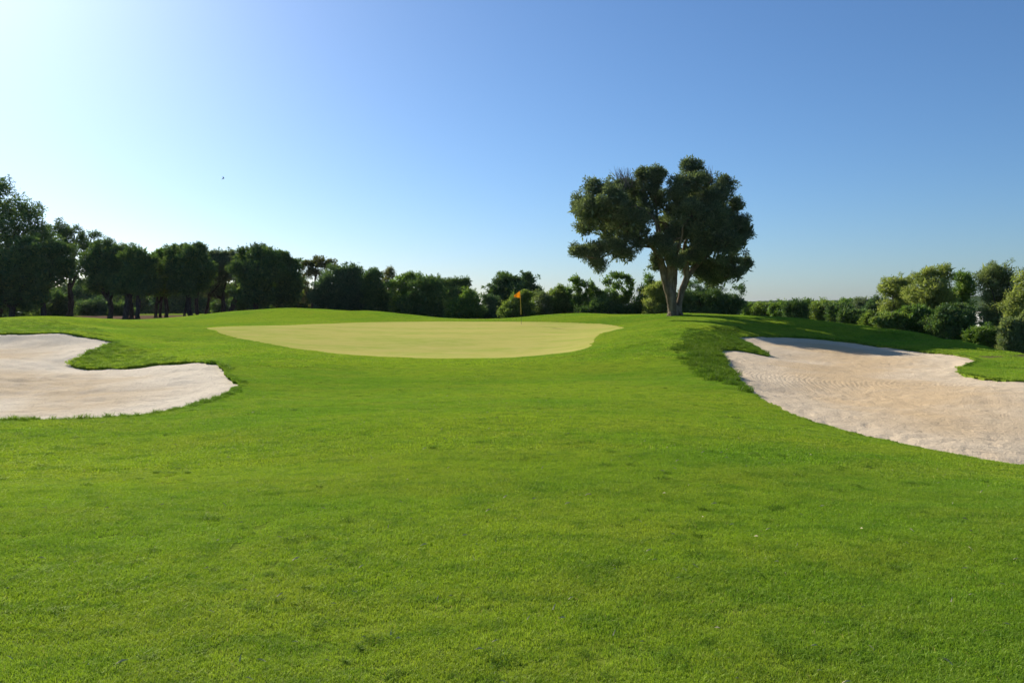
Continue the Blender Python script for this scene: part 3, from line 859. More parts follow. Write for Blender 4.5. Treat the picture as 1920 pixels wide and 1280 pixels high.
def make_tree(kind, Yd, lb, label, cat, leaf='dark', trunks=None, nleaf=14000, leafsz=(0.15, 0.07), crad=0.5, airy=0.0,
              seed=1, group=None, bark=None, tri=True, droop=0.0, limbs=5, deep=1.0, grow=1.07, skirt=False):
    rng_ = np.random.default_rng(seed)
    lobes = px_lobes([(q_[0], q_[1], q_[2] * grow, q_[3] * grow) + tuple(q_[4:]) for q_ in lb], Yd, rng_, deep)
    if skirt:
        a_ = np.array(lobes); x0_, x1_ = (a_[:, 0] - a_[:, 3]).min(), (a_[:, 0] + a_[:, 3]).max(); hw = (x1_ - x0_) / 2
        g_ = gz((x0_ + x1_) / 2, a_[:, 1].mean()); top = (a_[:, 2]).mean() - g_
        for f_ in (-.45, 0, .45):
            lobes.append(((x0_ + x1_) / 2 + f_ * hw, a_[:, 1].mean() + rng_.normal(0, .2), g_ + top * .38, hw * .42, hw * .5, max(top * .5, .4)))
    lo = np.array(lobes)
    if trunks is None:
        trunks = [((lo[:, 0] * lo[:, 3]).sum() / lo[:, 3].sum(), None, 0.0)]
        tx = trunks[0][0]; stems = [(tx, lo[:, 1].mean(), 0.10)]
    else:
        stems = []
        for t_ in trunks:
            x_, y_, _ = P(t_[0], 600, Yd + (t_[2] if len(t_) > 2 else 0)); stems.append((x_, y_, t_[1] / F * Yd))
    bx = sum(s_[0] for s_ in stems) / len(stems); by = sum(s_[1] for s_ in stems) / len(stems)
    bz = gz(bx, by)
    root = bpy.data.objects.new(kind, None); C.objects.link(root); root.location = (bx, by, bz)
    root.empty_display_size = 0.3
    off = np.array([bx, by, bz])
    geos = []
    order = np.argsort(-lo[:, 3] * lo[:, 5])
    for si, (sx, sy, sr) in enumerate(stems):
        z0 = gz(sx, sy)
        mine = [lo[i] for k_, i in enumerate(order[:limbs * len(stems)]) if k_ % len(stems) == si] or [lo[order[0]]]
        mc = np.mean([m_[:3] for m_ in mine], 0)
        hz = (lo[:, 2] - lo[:, 5] * 0.6).min()
        fork = np.array([sx * .75 + mc[0] * .25, sy * .8 + mc[1] * .2, max(z0 + 0.3, z0 + (mc[2] - z0) * .45)])
        base = np.array([sx, sy, z0 - .15])
        mid = (base + fork) / 2 + np.array([rng_.normal(0, .12), rng_.normal(0, .12), 0]) * (fork[2] - z0) * .5
        geos.append(tube_geo([base, base + (mid - base) * .15, mid, fork], [sr * 1.7, sr * 1.15, sr * .95, sr * .8], 8, rng_, .08))
        for m_ in mine:
            e_ = m_[:3] + rng_.normal(0, .15, 3) * m_[3:6] + np.array([0, 0, .3 * m_[5]])
            md = fork * .5 + e_ * .5 + rng_.normal(0, .08, 3) * np.linalg.norm(e_ - fork)
            geos.append(tube_geo([fork - (0, 0, sr), md, e_], [sr * .62, sr * .38, sr * .12], 6, rng_, .08))
            for _ in range(4):
                t_ = rng_.normal(size=3); t_ /= np.linalg.norm(t_); t_[2] = abs(t_[2]) * .8
                e2 = m_[:3] + t_ * m_[3:6] * .85
                geos.append(tube_geo([md * .4 + e_ * .6, (e_ + e2) / 2 + rng_.normal(0, .1, 3), e2], [sr * .22, sr * .13, sr * .04], 4, rng_, .05))
    V, q = join(geos)
    tr = link("trunk", mesh_np("trunk", V - off, q, True), bark or M_barkdark, root)
    V, q, at, cc = foliage(lobes, nleaf, leafsz[0], leafsz[1], crad, rng_, airy, tri, droop)
    # keep leaves above ground
    cr = link("crown", mesh_np("crown", V - off, q, False, at), L[leaf], root)
    tag(root, label, cat, group)
    return root

# ---- left grove
LG = "evergreen trees of the left grove"
T = make_tree
T("evergreen_tree", 84, [(-5,352,28,22),(22,398,40,32),(-30,400,45,45),(58,402,24,25),(30,440,60,36),(-40,470,70,50),(85,445,26,18)],
  "tallest dark tree at the left edge of the grove", "tree", 'dark', [(-8, 9)], 42000, (.20,.11), .75, .1, 11, LG, skirt=True)
T("evergreen_tree", 77, [(60,474,44,30),(108,482,33,34),(20,510,52,42),(84,520,42,30),(-30,520,60,55),(122,508,20,22),(20,560,56,24),(70,556,30,20)],
  "broad bushy tree with brownish green skirts below the tallest tree", "tree", 'dark', [(20, 6), (82, 5)], 46000, (.20,.11), .65, 0, 12, LG)
T("evergreen_tree", 90, [(108,438,24,20),(135,442,22,17),(168,446,24,17),(150,470,34,18),(120,475,30,25),(130,510,34,28)],
  "tree with an airy flat crown standing above the left grove", "tree", 'dark', [(126, 4), (134, 4, .8)], 17000, (.19,.09), .6, .4, 13, LG)
T("evergreen_tree", 76, [(205,482,42,28),(182,505,26,34),(215,522,45,30),(240,500,34,34),(190,535,30,20)],
  "wide domed oak-like tree on a bent single trunk", "tree", 'dark', [(205, 5)], 30000, (.19,.10), .6, 0, 14, LG)
T("evergreen_tree", 74, [(258,492,30,28),(268,515,26,30),(240,530,34,24),(262,540,26,16)],
  "dark tree on three close trunks right of the domed tree", "tree", 'dark', [(234, 6), (246, 4, 1.2), (257, 4.5)], 20000, (.19,.10), .55, 0, 15, LG)
T("evergreen_tree", 79, [(298,490,24,18),(292,515,28,26),(318,525,26,22),(305,545,30,14),(306,478,10,8)],
  "tree on three slender trunks with the sunlit strip behind", "tree", 'mid', [(292, 3.2), (300, 2.8, .6), (312, 3.6)], 17000, (.19,.10), .5, .1, 16, LG)
T("evergreen_tree", 76, [(334,480,28,20),(362,482,28,22),(350,510,40,28),(384,508,22,30),(352,538,32,16),(372,470,14,10)],
  "round crowned tree on a straight trunk and a thin leaning one", "tree", 'dark', [(358, 5), (345, 2.5, 1), (371, 3.5, 2)], 30000, (.19,.10), .55, 0, 17, LG)
T("evergreen_tree", 82, [(398,487,18,16),(428,484,20,15),(412,510,32,28),(440,505,20,30),(408,545,36,20)],
  "lower paler tree between the round crown and the tall twin crown", "tree", 'olive', [(384, 2.8), (418, 4.5)], 20000, (.19,.10), .5, 0, 18, LG)
T("evergreen_tree", 76, [(484,480,28,20),(458,492,22,26),(505,486,20,24),(480,515,42,34),(470,550,42,22),(500,548,30,24)],
  "tall twin topped tree behind the mound", "tree", 'dark', [(478, 5), (432, 5, 1)], 34000, (.19,.10), .55, 0, 19, LG)
T("evergreen_tree", 78, [(527,486,14,14),(546,500,19,18),(535,520,28,28),(548,548,22,28),(525,560,24,20)],
  "narrow dark tree right of the twin topped tree", "tree", 'dark', [(520, 4)], 18000, (.19,.10), .5, 0, 20, LG)
T("evergreen_tree", 88, [(596,494,18,13),(620,500,15,12),(574,498,14,12),(590,515,18,14),(566,540,14,26),(580,560,18,18)],
  "thin brownish tree with sky showing through its branches", "tree", 'brown', [(588, 3.5)], 11000, (.19,.09), .5, .5, 21, LG)
# ---- centre thicket
CG = "shrubs of the thicket behind the green"
def S(Yd, lb, label, leaf, nleaf, seed, crad=.45, cat="shrub", kind="shrub", sz=(.15,.07), airy=0, group=CG, trunks=None, bark=None, **kw):
    return make_tree(kind, Yd, lb, label, cat, leaf, trunks, int(nleaf * 1.25), sz, crad, airy, seed, group, bark, limbs=4, skirt=True, **kw)
S(74, [(630,518,24,20),(612,540,26,28),(640,555,40,26),(600,562,22,20),(650,530,28,26)], "soft grey-green bush at the left end of the thicket", 'blue', 22000, 31)
S(75, [(658,512,22,16),(668,532,26,26),(668,560,34,24)], "rounded blue-green bush with a pale top", 'blue', 15000, 32)
S(73, [(700,520,20,16),(704,542,24,26),(708,565,28,20)], "dark square shouldered bush", 'dark', 14000, 33)
S(78, [(730,514,10,10),(726,532,16,20),(722,556,20,24)], "shrub with a thin reddish brown tip", 'brown', 7000, 34, airy=.3)
S(72, [(765,526,28,15),(755,548,30,24),(775,565,42,26)], "lighter leafed bush in the middle of the thicket", 'mid', 18000, 35)
S(70, [(800,532,30,16),(805,555,36,28),(795,575,42,22),(765,572,22,20)], "dense dark bush with a speckled left side", 'dark', 22000, 36)
S(74, [(848,538,26,15),(866,534,18,12),(855,560,34,26),(830,540,20,14)], "flat topped dark bush sloping to the dip", 'dark', 18000, 37)
S(68, [(880,565,22,26),(862,580,30,20),(890,585,22,16)], "low green bush at the dip right end of the thicket", 'mid', 13000, 38)
T("evergreen_tree", 74, [(950,532,26,20),(986,531,18,16),(970,548,26,20),(928,552,18,16),(1002,550,13,13),(962,575,40,20),(940,570,28,20)],
  "round dark tree directly behind the flag", "tree", 'dark', [(958, 4)], 24000, (.19,.10), .5, 0, 41)
S(64, [(986,557,13,11),(966,570,20,15),(982,578,22,14),(952,584,18,11)], "light green bush right behind the flagstick", 'light', 13000, 42, sz=(.13,.07))
S(70, [(918,566,16,16),(912,585,18,14),(935,590,16,10)], "small greyish bush left of the flag", 'blue', 7000, 43)
S(66, [(1012,572,18,20),(1022,560,12,10),(1010,588,26,10)], "thin pale bush right of the flag", 'grey', 6500, 44, airy=.3)
S(66, [(1050,558,24,16),(1042,575,26,16),(1064,572,22,20),(1052,547,10,10)], "bushy bright green shrub with upright tips", 'light', 14000, 45, sz=(.14,.07))
S(65, [(1082,528,11,9),(1098,534,13,8),(1112,543,13,8),(1078,545,14,12),(1098,556,20,12),(1120,560,16,12),(1090,572,26,14)], "tall leafy shrub with a leaning crest under the big tree", 'mid', 7000, 46, crad=.3, airy=.35, sz=(.17,.09))
S(64, [(1150,519,14,9),(1168,523,12,9),(1182,534,9,12),(1140,532,10,9),(1160,540,13,11),(1176,552,12,12),(1142,552,14,11),(1160,566,24,12),(1130,570,18,12)], "see-through shrub with sky between its stems", 'mid', 6500, 47, crad=.3, airy=.5, sz=(.17,.09))
S(63, [(1125,574,26,14),(1165,580,34,10),(1100,582,20,8),(1196,578,18,12)], "low dark hedge-like shrub left of the big tree", 'dark', 13000, 48, sz=(.13,.06))
S(63, [(1215,522,3.5,11),(1217,536,5,10),(1206,545,8,8),(1224,546,6,9),(1210,558,12,10),(1200,570,14,10)], "slim shrub with one upright spire beside the big trunk", 'mid', 4500, 49, airy=.3)
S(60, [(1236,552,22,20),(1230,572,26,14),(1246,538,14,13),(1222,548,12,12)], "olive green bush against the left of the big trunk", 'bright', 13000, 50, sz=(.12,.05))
S(60, [(1310,562,28,18),(1345,566,36,19),(1378,572,24,14),(1284,566,22,18),(1272,576,20,12)], "dark bush spreading right of the big trunk", 'dark', 18000, 51, sz=(.12,.06))
S(62, [(1318,528,22,18),(1352,522,24,16),(1385,543,14,14),(1298,545,18,18),(1335,548,30,14)], "straggly dark shrub under the right side of the big tree", 'dark', 9000, 52, crad=.32, airy=.5, sz=(.13,.06))

# ---- right hedge, nearer to farther
RG = "bushes of the hedge on the right slope"
hed = [(1408,578,16,10,'mid',86),(1432,577,22,11,'light',84),(1462,577,20,12,'mid',80),(1492,576,22,13,'dark',74),(1518,574,20,12,'mid',82),
       (1545,576,24,14,'light',80),(1575,580,22,14,'dark',70),(1596,572,24,15,'mid',78),(1622,574,24,16,'olive',72),(1648,575,24,16,'blue',66),(1600,592,26,12,'dark',62),(1640,597,20,10,'light',54)]
labs = ["small green bush where the big tree's shade ends","low yellow-green bush beside the small one by the big tree","rounded bush left of the dark hedge bush","dark blue-green bush in the far hedge",
  "mid green bush between dark bushes in the hedge","wide light green bush in the middle of the hedge","dark low bush with shaded front","tall green bush with a rounded top in the hedge",
  "grey-green bush left of the right-hand trees","bluish bush below the first right-hand tree","shaded low bush at the foot of the hedge","pale lit bush at the foot of the right-hand trees"]
for i, (px, py, rx, rz, lf, Yd) in enumerate(hed):
    S(Yd, [(px, py, rx, rz), (px - rx * .5, py + 5, rx * .7, rz), (px + rx * .5, py + 8, rx * .7, rz), (px, py + 14, rx, rz)], labs[i], lf, 9000, 60 + i, group=RG, sz=(.15,.07), crad=.4)
RT = "trees on the right edge"
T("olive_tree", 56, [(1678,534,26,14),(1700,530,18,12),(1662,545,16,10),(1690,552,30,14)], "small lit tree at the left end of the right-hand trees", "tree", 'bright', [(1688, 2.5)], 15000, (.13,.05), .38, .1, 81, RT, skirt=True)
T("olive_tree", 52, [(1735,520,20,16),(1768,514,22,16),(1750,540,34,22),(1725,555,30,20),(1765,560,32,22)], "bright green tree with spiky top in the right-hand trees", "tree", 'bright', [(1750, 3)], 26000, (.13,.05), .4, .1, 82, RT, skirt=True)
T("olive_tree", 54, [(1806,523,20,12),(1816,540,18,18),(1800,555,22,20)], "darker green tree between two brighter ones", "tree", 'mid', [(1808, 2.5)], 12000, (.13,.05), .38, .1, 83, RT, skirt=True)
T("olive_tree", 50, [(1868,508,30,14),(1852,530,26,20),(1885,530,26,22),(1862,556,24,12),(1895,560,20,20)], "feathery grey-green tree near the right edge", "tree", 'grey', [(1876, 3)], 22000, (.14,.045), .4, .25, 84, RT, skirt=True)
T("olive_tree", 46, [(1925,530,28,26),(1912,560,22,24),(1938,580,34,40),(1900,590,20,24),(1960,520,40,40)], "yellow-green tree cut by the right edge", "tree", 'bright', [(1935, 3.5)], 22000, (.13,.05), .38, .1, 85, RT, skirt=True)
S(47, [(1668,600,22,12),(1650,604,14,8),(1690,598,18,12)], "pale yellow-green bush at the slope foot of the right trees", 'light', 9000, 86, group=RT, sz=(.11,.05), crad=.3)
S(47, [(1720,590,26,20),(1705,606,26,14),(1745,602,28,20)], "shaded bush under the bright green tree", 'mid', 15000, 87, group=RT, sz=(.12,.055), crad=.35)
S(45, [(1785,595,32,20),(1770,612,36,16),(1812,608,20,20),(1800,585,22,16)], "broad dark bush left of the white gap", 'dark', 18000, 88, group=RT, sz=(.12,.055), crad=.35)
S(42, [(1848,628,26,16),(1875,634,24,16),(1830,630,18,14)], "low bush below the white gap", 'mid', 13000, 89, group=RT, sz=(.11,.055), crad=.32)
S(40, [(1890,618,20,22),(1912,640,22,22),(1925,610,20,26),(1895,648,18,12)], "grey-green bush at the right edge of the slope", 'grey', 14000, 90, group=RT, sz=(.11,.05), crad=.32)

# ---- far background shrubs seen between the left trunks
BG = "bushes far behind the left grove"
bl = ["faraway bush behind the left edge trunks","faraway bush behind the broad bushy tree","faraway bush left of the bent trunk","faraway bluish bush between the bent and triple trunks",
      "faraway bush behind the sunlit strip, left end","faraway bush behind the sunlit strip, right end","faraway bush seen right of the straight trunk","faraway bush behind the twin topped tree","faraway bush behind the mound"]
for i, px in enumerate((-10, 60, 130, 190, 270, 335, 395, 455, 520)):
    S(150 - (i % 3) * 4, [(px, 556, 46, 26), (px + 26, 552, 32, 24), (px - 24, 560, 36, 24)], bl[i], ('blue', 'mid', 'dark')[i % 3], 9000, 100 + i, group=BG, sz=(.38,.22), crad=.9)
ug = "dark understorey bushes in the left grove"
ul = ["understorey bush at the left edge trunks","understorey bush under the broad bushy tree","understorey bush beside the airy tree's trunk","round teal bush between the airy tree and the bent trunk","understorey bush behind the three close trunks",
      "understorey bush between the straight trunk and the twin topped tree","understorey bush under the twin topped tree","understorey bush under the narrow dark tree","understorey bush under the thin brownish tree"]
for i, (px, py, rx, rz) in enumerate([(0,575,40,24),(60,578,34,20),(105,570,28,26),(180,578,30,22),(228,582,20,14),(425,575,24,16),(470,572,34,22),(520,572,30,22),(568,568,26,26)]):
    S(95 + (i % 2) * 3, [(px, py, rx, rz), (px + rx * .6, py + 6, rx * .6, rz * .8), (px - rx * .6, py + 5, rx * .6, rz * .8)], ul[i], ('dark', 'dark', 'dark', 'blue')[i % 4], 7000, 140 + i, group=ug, sz=(.24,.13), crad=.6)

# ---- the big old olive tree
def hero():
    Yd = 49.0
    rng_ = np.random.default_rng(77)
    lb = [(1120,358,30,20,-1),(1086,388,17,22,0),(1108,402,38,32,-1.5),(1150,385,36,36,-2),(1165,352,24,18,0),(1178,418,40,36,-1.5),(1098,428,20,22,0),
      (1104,468,28,18,-.5),(1084,472,14,7,-.5),(1124,494,16,18,-.5),(1150,462,30,24,-1),(1170,480,22,16,-1),(1196,442,24,24,-1),(1140,430,36,30,1.5),(1185,375,26,30,1.5),
      (1226,330,18,17,-.5),(1216,352,24,26,0),(1238,380,16,26,1),(1212,400,22,22,0),(1206,328,8,8,0),
      (1298,318,23,18,0),(1290,345,34,26,-1),(1272,372,28,26,-1.5),(1300,385,38,34,1.5),
      (1357,349,20,17,0),(1342,372,32,28,-1),(1325,350,20,20,1),
      (1290,405,34,30,-2),(1322,422,42,38,-2),(1352,405,30,28,1),(1384,385,10,11,0),(1366,422,34,28,0),(1394,430,18,20,0),(1378,458,26,24,0),
      (1350,460,38,34,-1.5),(1372,492,22,16,-.5),(1383,515,12,14,-.5),(1344,498,26,14,.5),(1315,470,24,20,-1),(1258,468,20,16,-1.6),(1270,440,16,18,2),
      (1250,425,20,24,2.2),(1266,400,18,24,.5),(1300,440,20,20,-1.8),(1285,478,18,14,1.4),(1320,450,26,24,-1.5),(1165,400,34,34,-1),(1228,492,8,18,0),(1272,488,14,12,-1.2),(1300,480,20,14,-1),(1246,456,12,12,-1.2),(1288,500,18,16,2.6),(1316,512,20,18,2.3),(1346,528,20,13,2.1),(1268,440,22,20,-1.0),(1230,455,14,14,-1.2),(1334,515,18,12,1),(1362,512,18,14,1),(1312,500,16,14,1.4),(1396,500,10,14,.5)]
    lobes = []
    for px, py, rx, rz, dy in lb:
        c_ = P(px, py, Yd + dy); k = (Yd + dy) / F
        lobes.append((c_[0], c_[1], c_[2], rx * k, max(rx, rz) * k * 1.0, rz * k))
    bx, by, _ = P(1267, 588, Yd); bz = gz(bx, by)
    root = bpy.data.objects.new("olive_tree", None); C.objects.link(root); root.location = (bx, by, bz); off = np.array([bx, by, bz])
    k = Yd / F
    paths = [
     [(1262,592,0,12),(1262,582,0,10.5),(1260,565,0,10),(1256,548,0,10.5),(1251,530,0,8.5)],
     [(1251,532,0,8.5),(1243,505,-.2,6.5),(1236,482,-.4,5.5),(1222,462,-.6,4),(1196,446,-1,3),(1160,424,-1.4,2),(1120,405,-1.5,1)],
     [(1238,486,-.3,4),(1241,455,.4,3.2),(1233,415,.8,2.6),(1228,370,.5,1.8),(1224,335,0,.8)],
     [(1258,550,.1,9),(1262,520,.3,7.5),(1264,492,.5,6.3),(1272,462,.7,4.8),(1280,430,.6,3.6),(1292,390,.4,2.6),(1300,345,.2,1.2)],
     [(1253,534,0,6.5),(1257,505,-.3,5.4),(1248,478,-.5,4.2),(1234,446,-.7,3),(1226,408,-.8,2),(1190,385,-1.2,1.2)],
     [(1272,592,.2,7.5),(1274,572,.2,6.2),(1277,552,.3,6.2),(1282,535,.3,6),(1289,519,.3,5.5)],
     [(1289,521,.3,4.8),(1286,503,.1,4.4),(1286,482,0,4.2),(1284,462,-.3,3.4),(1296,430,-.5,2.6),(1318,395,-.6,1.6),(1340,360,-.6,.8)],
     [(1288,521,.3,4.8),(1303,502,.6,4),(1326,478,.9,3.8),(1352,455,.8,2.8),(1385,432,.3,1.4)],
     [(1262,497,.2,3.4),(1270,470,-1.6,2.8),(1279,445,-2.1,2.4),(1281,425,-2.3,2.2),(1287,414,-2.4,1.9),(1297,408,-2.2,1.3)],
     [(1326,480,.9,2.5),(1345,490,.6,1.8),(1368,502,.2,1.1),(1382,514,-.3,.5)],
     [(1222,463,-.6,2.8),(1195,462,-.9,2),(1160,470,-1,1.4),(1125,485,-.8,.7)],
     [(1230,470,-.4,2.5),(1218,455,-.2,2),(1200,425,.4,1.5),(1165,380,.6,.9),(1150,345,.4,.4)],
    ]
    geos = []
    for pt in paths:
        pp = [P(a, b, Yd + c_) for a, b, c_, r_ in pt]
        geos.append(tube_geo(pp, [r_ * k for *_, r_ in pt], 12, rng_, .05))
    # flared roots
    for a in range(7):
        t_ = a / 7 * 6.28 + .3
        geos.append(tube_geo([off + (0, 0, .55), off + (math.cos(t_) * .34, math.sin(t_) * .34, .12), off + (math.cos(t_) * .6, math.sin(t_) * .6, -.12)], [.2, .13, .06], 7, rng_, .05))
    V, q = join(geos)
    link("trunk", mesh_np("trunk", V - off, q, True), M_barkpale, root)
    # fine branches inside the crown
    geos = []
    lo = np.array(lobes)
    ends = np.array([P(a, b, Yd + c_) for pt in paths[1:] for a, b, c_, r_ in pt[2:]])
    for m_ in lo:
        e0 = ends[np.argmin(((ends - m_[:3]) ** 2).sum(1))]
        geos.append(tube_geo([e0, (e0 + m_[:3]) / 2 + rng_.normal(0, .15, 3), m_[:3]], [.06, .045, .025], 5, rng_, .1))
        for _ in range(5):
            t_ = rng_.normal(size=3); t_ /= np.linalg.norm(t_)
            e2 = m_[:3] + t_ * m_[3:6] * .95
            geos.append(tube_geo([m_[:3], (m_[:3] + e2) / 2 + rng_.normal(0, .07, 3), e2], [.026, .018, .007], 4, rng_, .1))
    V, q = join(geos)
    tag(link("branches", mesh_np("branches", V - off, q, True), M_barkpale, root), kind="stuff")
    V, q, at, cc = foliage(lobes, 200000, .15, .05, .40, rng_, 0, False, .15, 0.05)
    link("crown", mesh_np("crown", V - off, q, False, at), L['olive'], root)
    # dead twigs
    geos = []
    for (cx_, cy_, w_, h_, n_) in ((1172, 345, 34, 34, 90), (1330, 335, 10, 28, 16), (1262, 440, 24, 22, 60)):
        for _ in range(n_):
            x0 = cx_ + rng_.normal(0, w_ * .18); d_ = rng_.uniform(-1.2, 1.6)
            p0 = P(x0, cy_ + rng_.uniform(0, 12), Yd + d_); p2 = P(x0 + rng_.normal(0, w_ * .35), cy_ - h_ * rng_.uniform(.3, 1), Yd + d_ + rng_.normal(0, .3))
            m1 = [(a + b) / 2 + rng_.normal(0, .07) for a, b in zip(p0, p2)]
            geos.append(tube_geo([p0, m1, p2], [.02, .013, .006], 3, rng_, .2))
    V, q = join(geos)
    tag(link("dead_twigs", mesh_np("dead_twigs", V - off, q, True), M_twig, root), kind="stuff")
    tag(root, "big old olive tree with forked pale trunk standing alone on the ridge", "tree")
hero()

# ------------------------------------------------------------------ flagstick
M_yel = plain("yellow_flagstick", (0.72, 0.50, 0.03), .35)
M_blk = plain("black_band", (0.03, 0.03, 0.035), .4)
M_flag = plain("orange_flag_cloth", (0.95, 0.50, 0.02), .8, .5)
M_cup = plain("white_cup", (0.7, 0.7, 0.7), .4)
fx, fy, _ = P(977.5, 606, 50.0); fz = gz(fx, fy)
fs = bpy.data.objects.new("golf_flagstick", None); C.objects.link(fs); fs.location = (fx, fy, fz)
tag(fs, "yellow flagstick with an orange flag standing in the hole", "flag")
lean = -0.075
def stickmesh(z0, z1, r):
    return tube_geo([(lean * z0 / 2.13, 0, z0), (lean * (z0 + z1) / 4.26, 0, (z0 + z1) / 2), (lean * z1 / 2.13, 0, z1)], [r, r, r], 10)
V, q = stickmesh(-0.05, 0.62, 0.009); link("lower_pole", mesh_np("lower_pole", V, q, True), M_blk, fs)
V, q = stickmesh(0.62, 2.13, 0.019); link("upper_pole", mesh_np("upper_pole", V, q, True), M_yel, fs)
V, q = tube_geo([(lean, 0, 2.12), (lean, 0, 2.14), (lean, 0, 2.17)], [.024, .026, .004], 10); link("finial", mesh_np("finial", V, q, True), M_yel, fs)
nu, nv_ = 14, 9
Vf = []
for side in (0, 1):
    for i in range(nu):
        for j in range(nv_):
            uu = i / (nu - 1); vv = j / (nv_ - 1)
            top = 2.11 - 0.27 * uu ** 1.1; bot = 1.68 + 0.03 * math.sin(uu * 3) + 0.02 * uu
            zz = bot + (top - bot) * vv
            Vf.append((lean - 0.015 - 0.36 * uu + 0.02 * math.sin(vv * 5), 0.05 * math.sin(uu * 7 + vv * 2.2) * (0.3 + uu) + side * .003, zz))
q = []
for s_ in (0, 1):
    o_ = s_ * nu * nv_
    for i in range(nu - 1):
        for j in range(nv_ - 1):
            a = o_ + i * nv_ + j; q.append((a, a + 1, a + nv_ + 1, a + nv_) if s_ else (a, a + nv_, a + nv_ + 1, a + 1))
link("flag_cloth", mesh_np("flag_cloth", Vf, q, True), M_flag, fs)
V, q = tube_geo([(0, 0, -.1), (0, 0, -.05), (0, 0, 0.003)], [.054, .054, .054], 20)
link("cup", mesh_np("cup", V, q, True), M_cup, fs)

# ------------------------------------------------------------------ bird
M_bird = plain("dark_feathers", (0.05, 0.05, 0.055), .7)
bc = P(418.5, 335, 62)
bd = bpy.data.objects.new("bird", None); C.objects.link(bd); bd.location = bc; bd.rotation_euler = (R(30), R(-25), R(-60))
tag(bd, "tiny dark bird flying high over the left grove", "bird")
V, q = tube_geo([(0, -.11, 0), (0, -.08, 0), (0, 0, 0), (0, .07, .005), (0, .105, .008), (0, .13, .004)], [.006, .018, .028, .022, .018, .003], 8)
link("body", mesh_np("body", V, q, True), M_bird, bd)
for s_ in (-1, 1):
    wv = [(s_ * .015, .05, .01), (s_ * .015, -.03, .01), (s_ * .09, .06, .05), (s_ * .09, -.025, .05), (s_ * .19, .01, .075), (s_ * .18, -.03, .075)]
    wv = wv + [(a, b, c_ - .004) for a, b, c_ in wv]
    link("wing", mesh_np("wing", wv, [(0, 1, 3, 2), (2, 3, 5, 4), (6, 8, 9, 7), (8, 10, 11, 9), (0, 2, 8, 6), (2, 4, 10, 8), (1, 7, 9, 3), (3, 9, 11, 5), (4, 5, 11, 10)]), M_bird, bd)
tv = [(-.012, -.09, 0), (.012, -.09, 0), (-.03, -.17, 0), (0, -.145, 0), (.03, -.17, 0)]; tv += [(a, b, c_ - .004) for a, b, c_ in tv]
link("tail", mesh_np("tail", tv, [(0, 1, 3, 2), (1, 4, 3, 3), (5, 7, 8, 6), (0, 2, 7, 5), (1, 6, 9, 4)][:1] + [(5, 7, 8, 6), (0, 2, 7, 5), (1, 6, 9, 4)]), M_bird, bd)

# ------------------------------------------------------------------ far white building glimpsed between the right-hand trees
M_wall = plain("white_render", (0.82, 0.80, 0.77), .8)
M_roof = plain("flat_roof", (0.55, 0.50, 0.45), .8)
M_dark = plain("dark_glass", (0.03, 0.035, 0.04), .15)
wx, wy, _ = P(1842, 597, 70); wz = gz(wx, wy)
def boxm(name, x0, x1, y0, y1, z0, z1, m, par):
    v = [(x, y, z) for x in (x0, x1) for y in (y0, y1) for z in (z0, z1)]
    return link(name, mesh_np(name, v, [(0, 1, 3, 2), (4, 6, 7, 5), (0, 4, 5, 1), (2, 3, 7, 6), (0, 2, 6, 4), (1, 5, 7, 3)]), m, par)
hb = bpy.data.objects.new("white_building", None); C.objects.link(hb); hb.location = (wx, wy, wz); hb.rotation_euler = (0, 0, R(8))
tag(hb, "small white building glimpsed through the gap in the right-hand trees", "building")
boxm("wall", -.6, 3.0, -.8, 3.0, -.6, 1.75, M_wall, hb)
boxm("roof", -.7, 3.1, -.9, 3.1, 1.753, 1.85, M_roof, hb)
boxm("door", -.63, -.603, 1.9, 2.6, -.2, 1.4, M_dark, hb)
boxm("window", .8, 1.4, -.83, -.803, .6, 1.2, M_dark, hb)

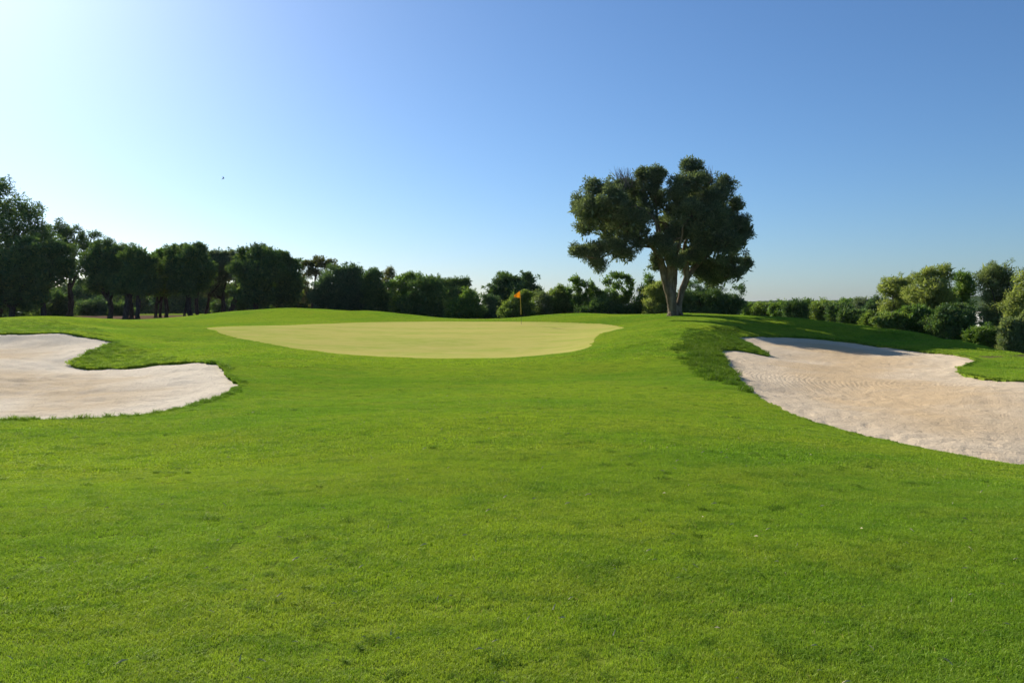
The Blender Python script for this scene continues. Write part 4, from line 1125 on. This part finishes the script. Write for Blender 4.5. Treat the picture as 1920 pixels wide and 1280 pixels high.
# ------------------------------------------------------------------ far wooded hill beyond the hedge
M_hill = leaf_mat("far_woodland", (0.045, 0.075, 0.028), (0.075, 0.105, 0.035), 0.1)
gx, gy = np.meshgrid(np.linspace(20, 420, 260), np.linspace(230, 420, 60))
hx, hy = gx.ravel(), gy.ravel()
ridge = smooth(225, 300, hy) * smooth(440, 330, hy)
hz = 1.0 + ridge * (2.2 + 2.4 * smooth(60, 200, hx * 300 / hy) + 0.8 * fbm(hx * .01, hy * .01, 3)) * smooth(20, 80, hx)
hz += (1.6 * fbm(hx * .22, hy * .22, 6, 3)) * ridge
ii, jj = np.meshgrid(np.arange(59), np.arange(259), indexing='ij'); v0 = (ii * 260 + jj).ravel()
tn = np.clip(fbm(hx * .3, hy * .3, 9, 2) + .5, 0, 1)
me = mesh_np("hill", np.stack([hx, hy, hz - .6], 1), np.stack([v0, v0 + 1, v0 + 261, v0 + 260], 1), True, {"tone": np.full(len(hx), .5), "clump": tn})
tag(link("hill", me, M_hill), "low wooded hill far beyond the hedge", kind="structure")

# ------------------------------------------------------------------ thin summer haze
hm = bpy.data.materials.new("haze_air"); hm.use_nodes = True; hn = hm.node_tree.nodes; hn.clear()
pv = hn.new("ShaderNodeVolumePrincipled"); pv.inputs["Color"].default_value = (0.80, 0.88, 1.0, 1); pv.inputs["Density"].default_value = 0.00005
pv.inputs["Anisotropy"].default_value = 0.35
ho = hn.new("ShaderNodeOutputMaterial"); hm.node_tree.links.new(pv.outputs[0], ho.inputs["Volume"])
v = [(x, y, z) for x in (-7300, 7300) for y in (-7300, 7300) for z in (-4.0, 22.0)]
tag(link("haze", mesh_np("haze", v, [(0, 1, 3, 2), (4, 6, 7, 5), (0, 4, 5, 1), (2, 3, 7, 6), (0, 2, 6, 4), (1, 5, 7, 3)]), hm), "thin summer haze over the golf course", kind="stuff")

# ------------------------------------------------------------------ small litter on the turf
M_straw = plain("dry_straw", (0.50, 0.42, 0.24), .8)
r_ = np.random.default_rng(3); Vs, Qs = [], []
for i in range(420):
    a = r_.uniform(-.58, .58); d_ = 2.8 + 14 * r_.random() ** 1.6
    x, y = math.sin(a) * d_, math.cos(a) * d_
    if min(s[0] for s in allsd(np.array([x]), np.array([y]))) < .2: continue
    z = gz(x, y) + .026; t_ = r_.uniform(0, 6.28); ln_ = r_.uniform(.015, .055)
    dx, dy = math.cos(t_) * ln_, math.sin(t_) * ln_
    b0 = len(Vs)
    Vs += [(x - dy * .07, y + dx * .07, z), (x + dy * .07, y - dx * .07, z), (x + dx, y + dy, z + ln_ * .3), (x + dx * .5, y + dy * .5, z + ln_ * .35)]
    Qs += [(b0, b0 + 1, b0 + 2, b0 + 3)]
tag(link("straw_litter", mesh_np("straw_litter", Vs, Qs), M_straw), "scattered dry straw bits on the foreground lawn", "litter", kind="stuff")
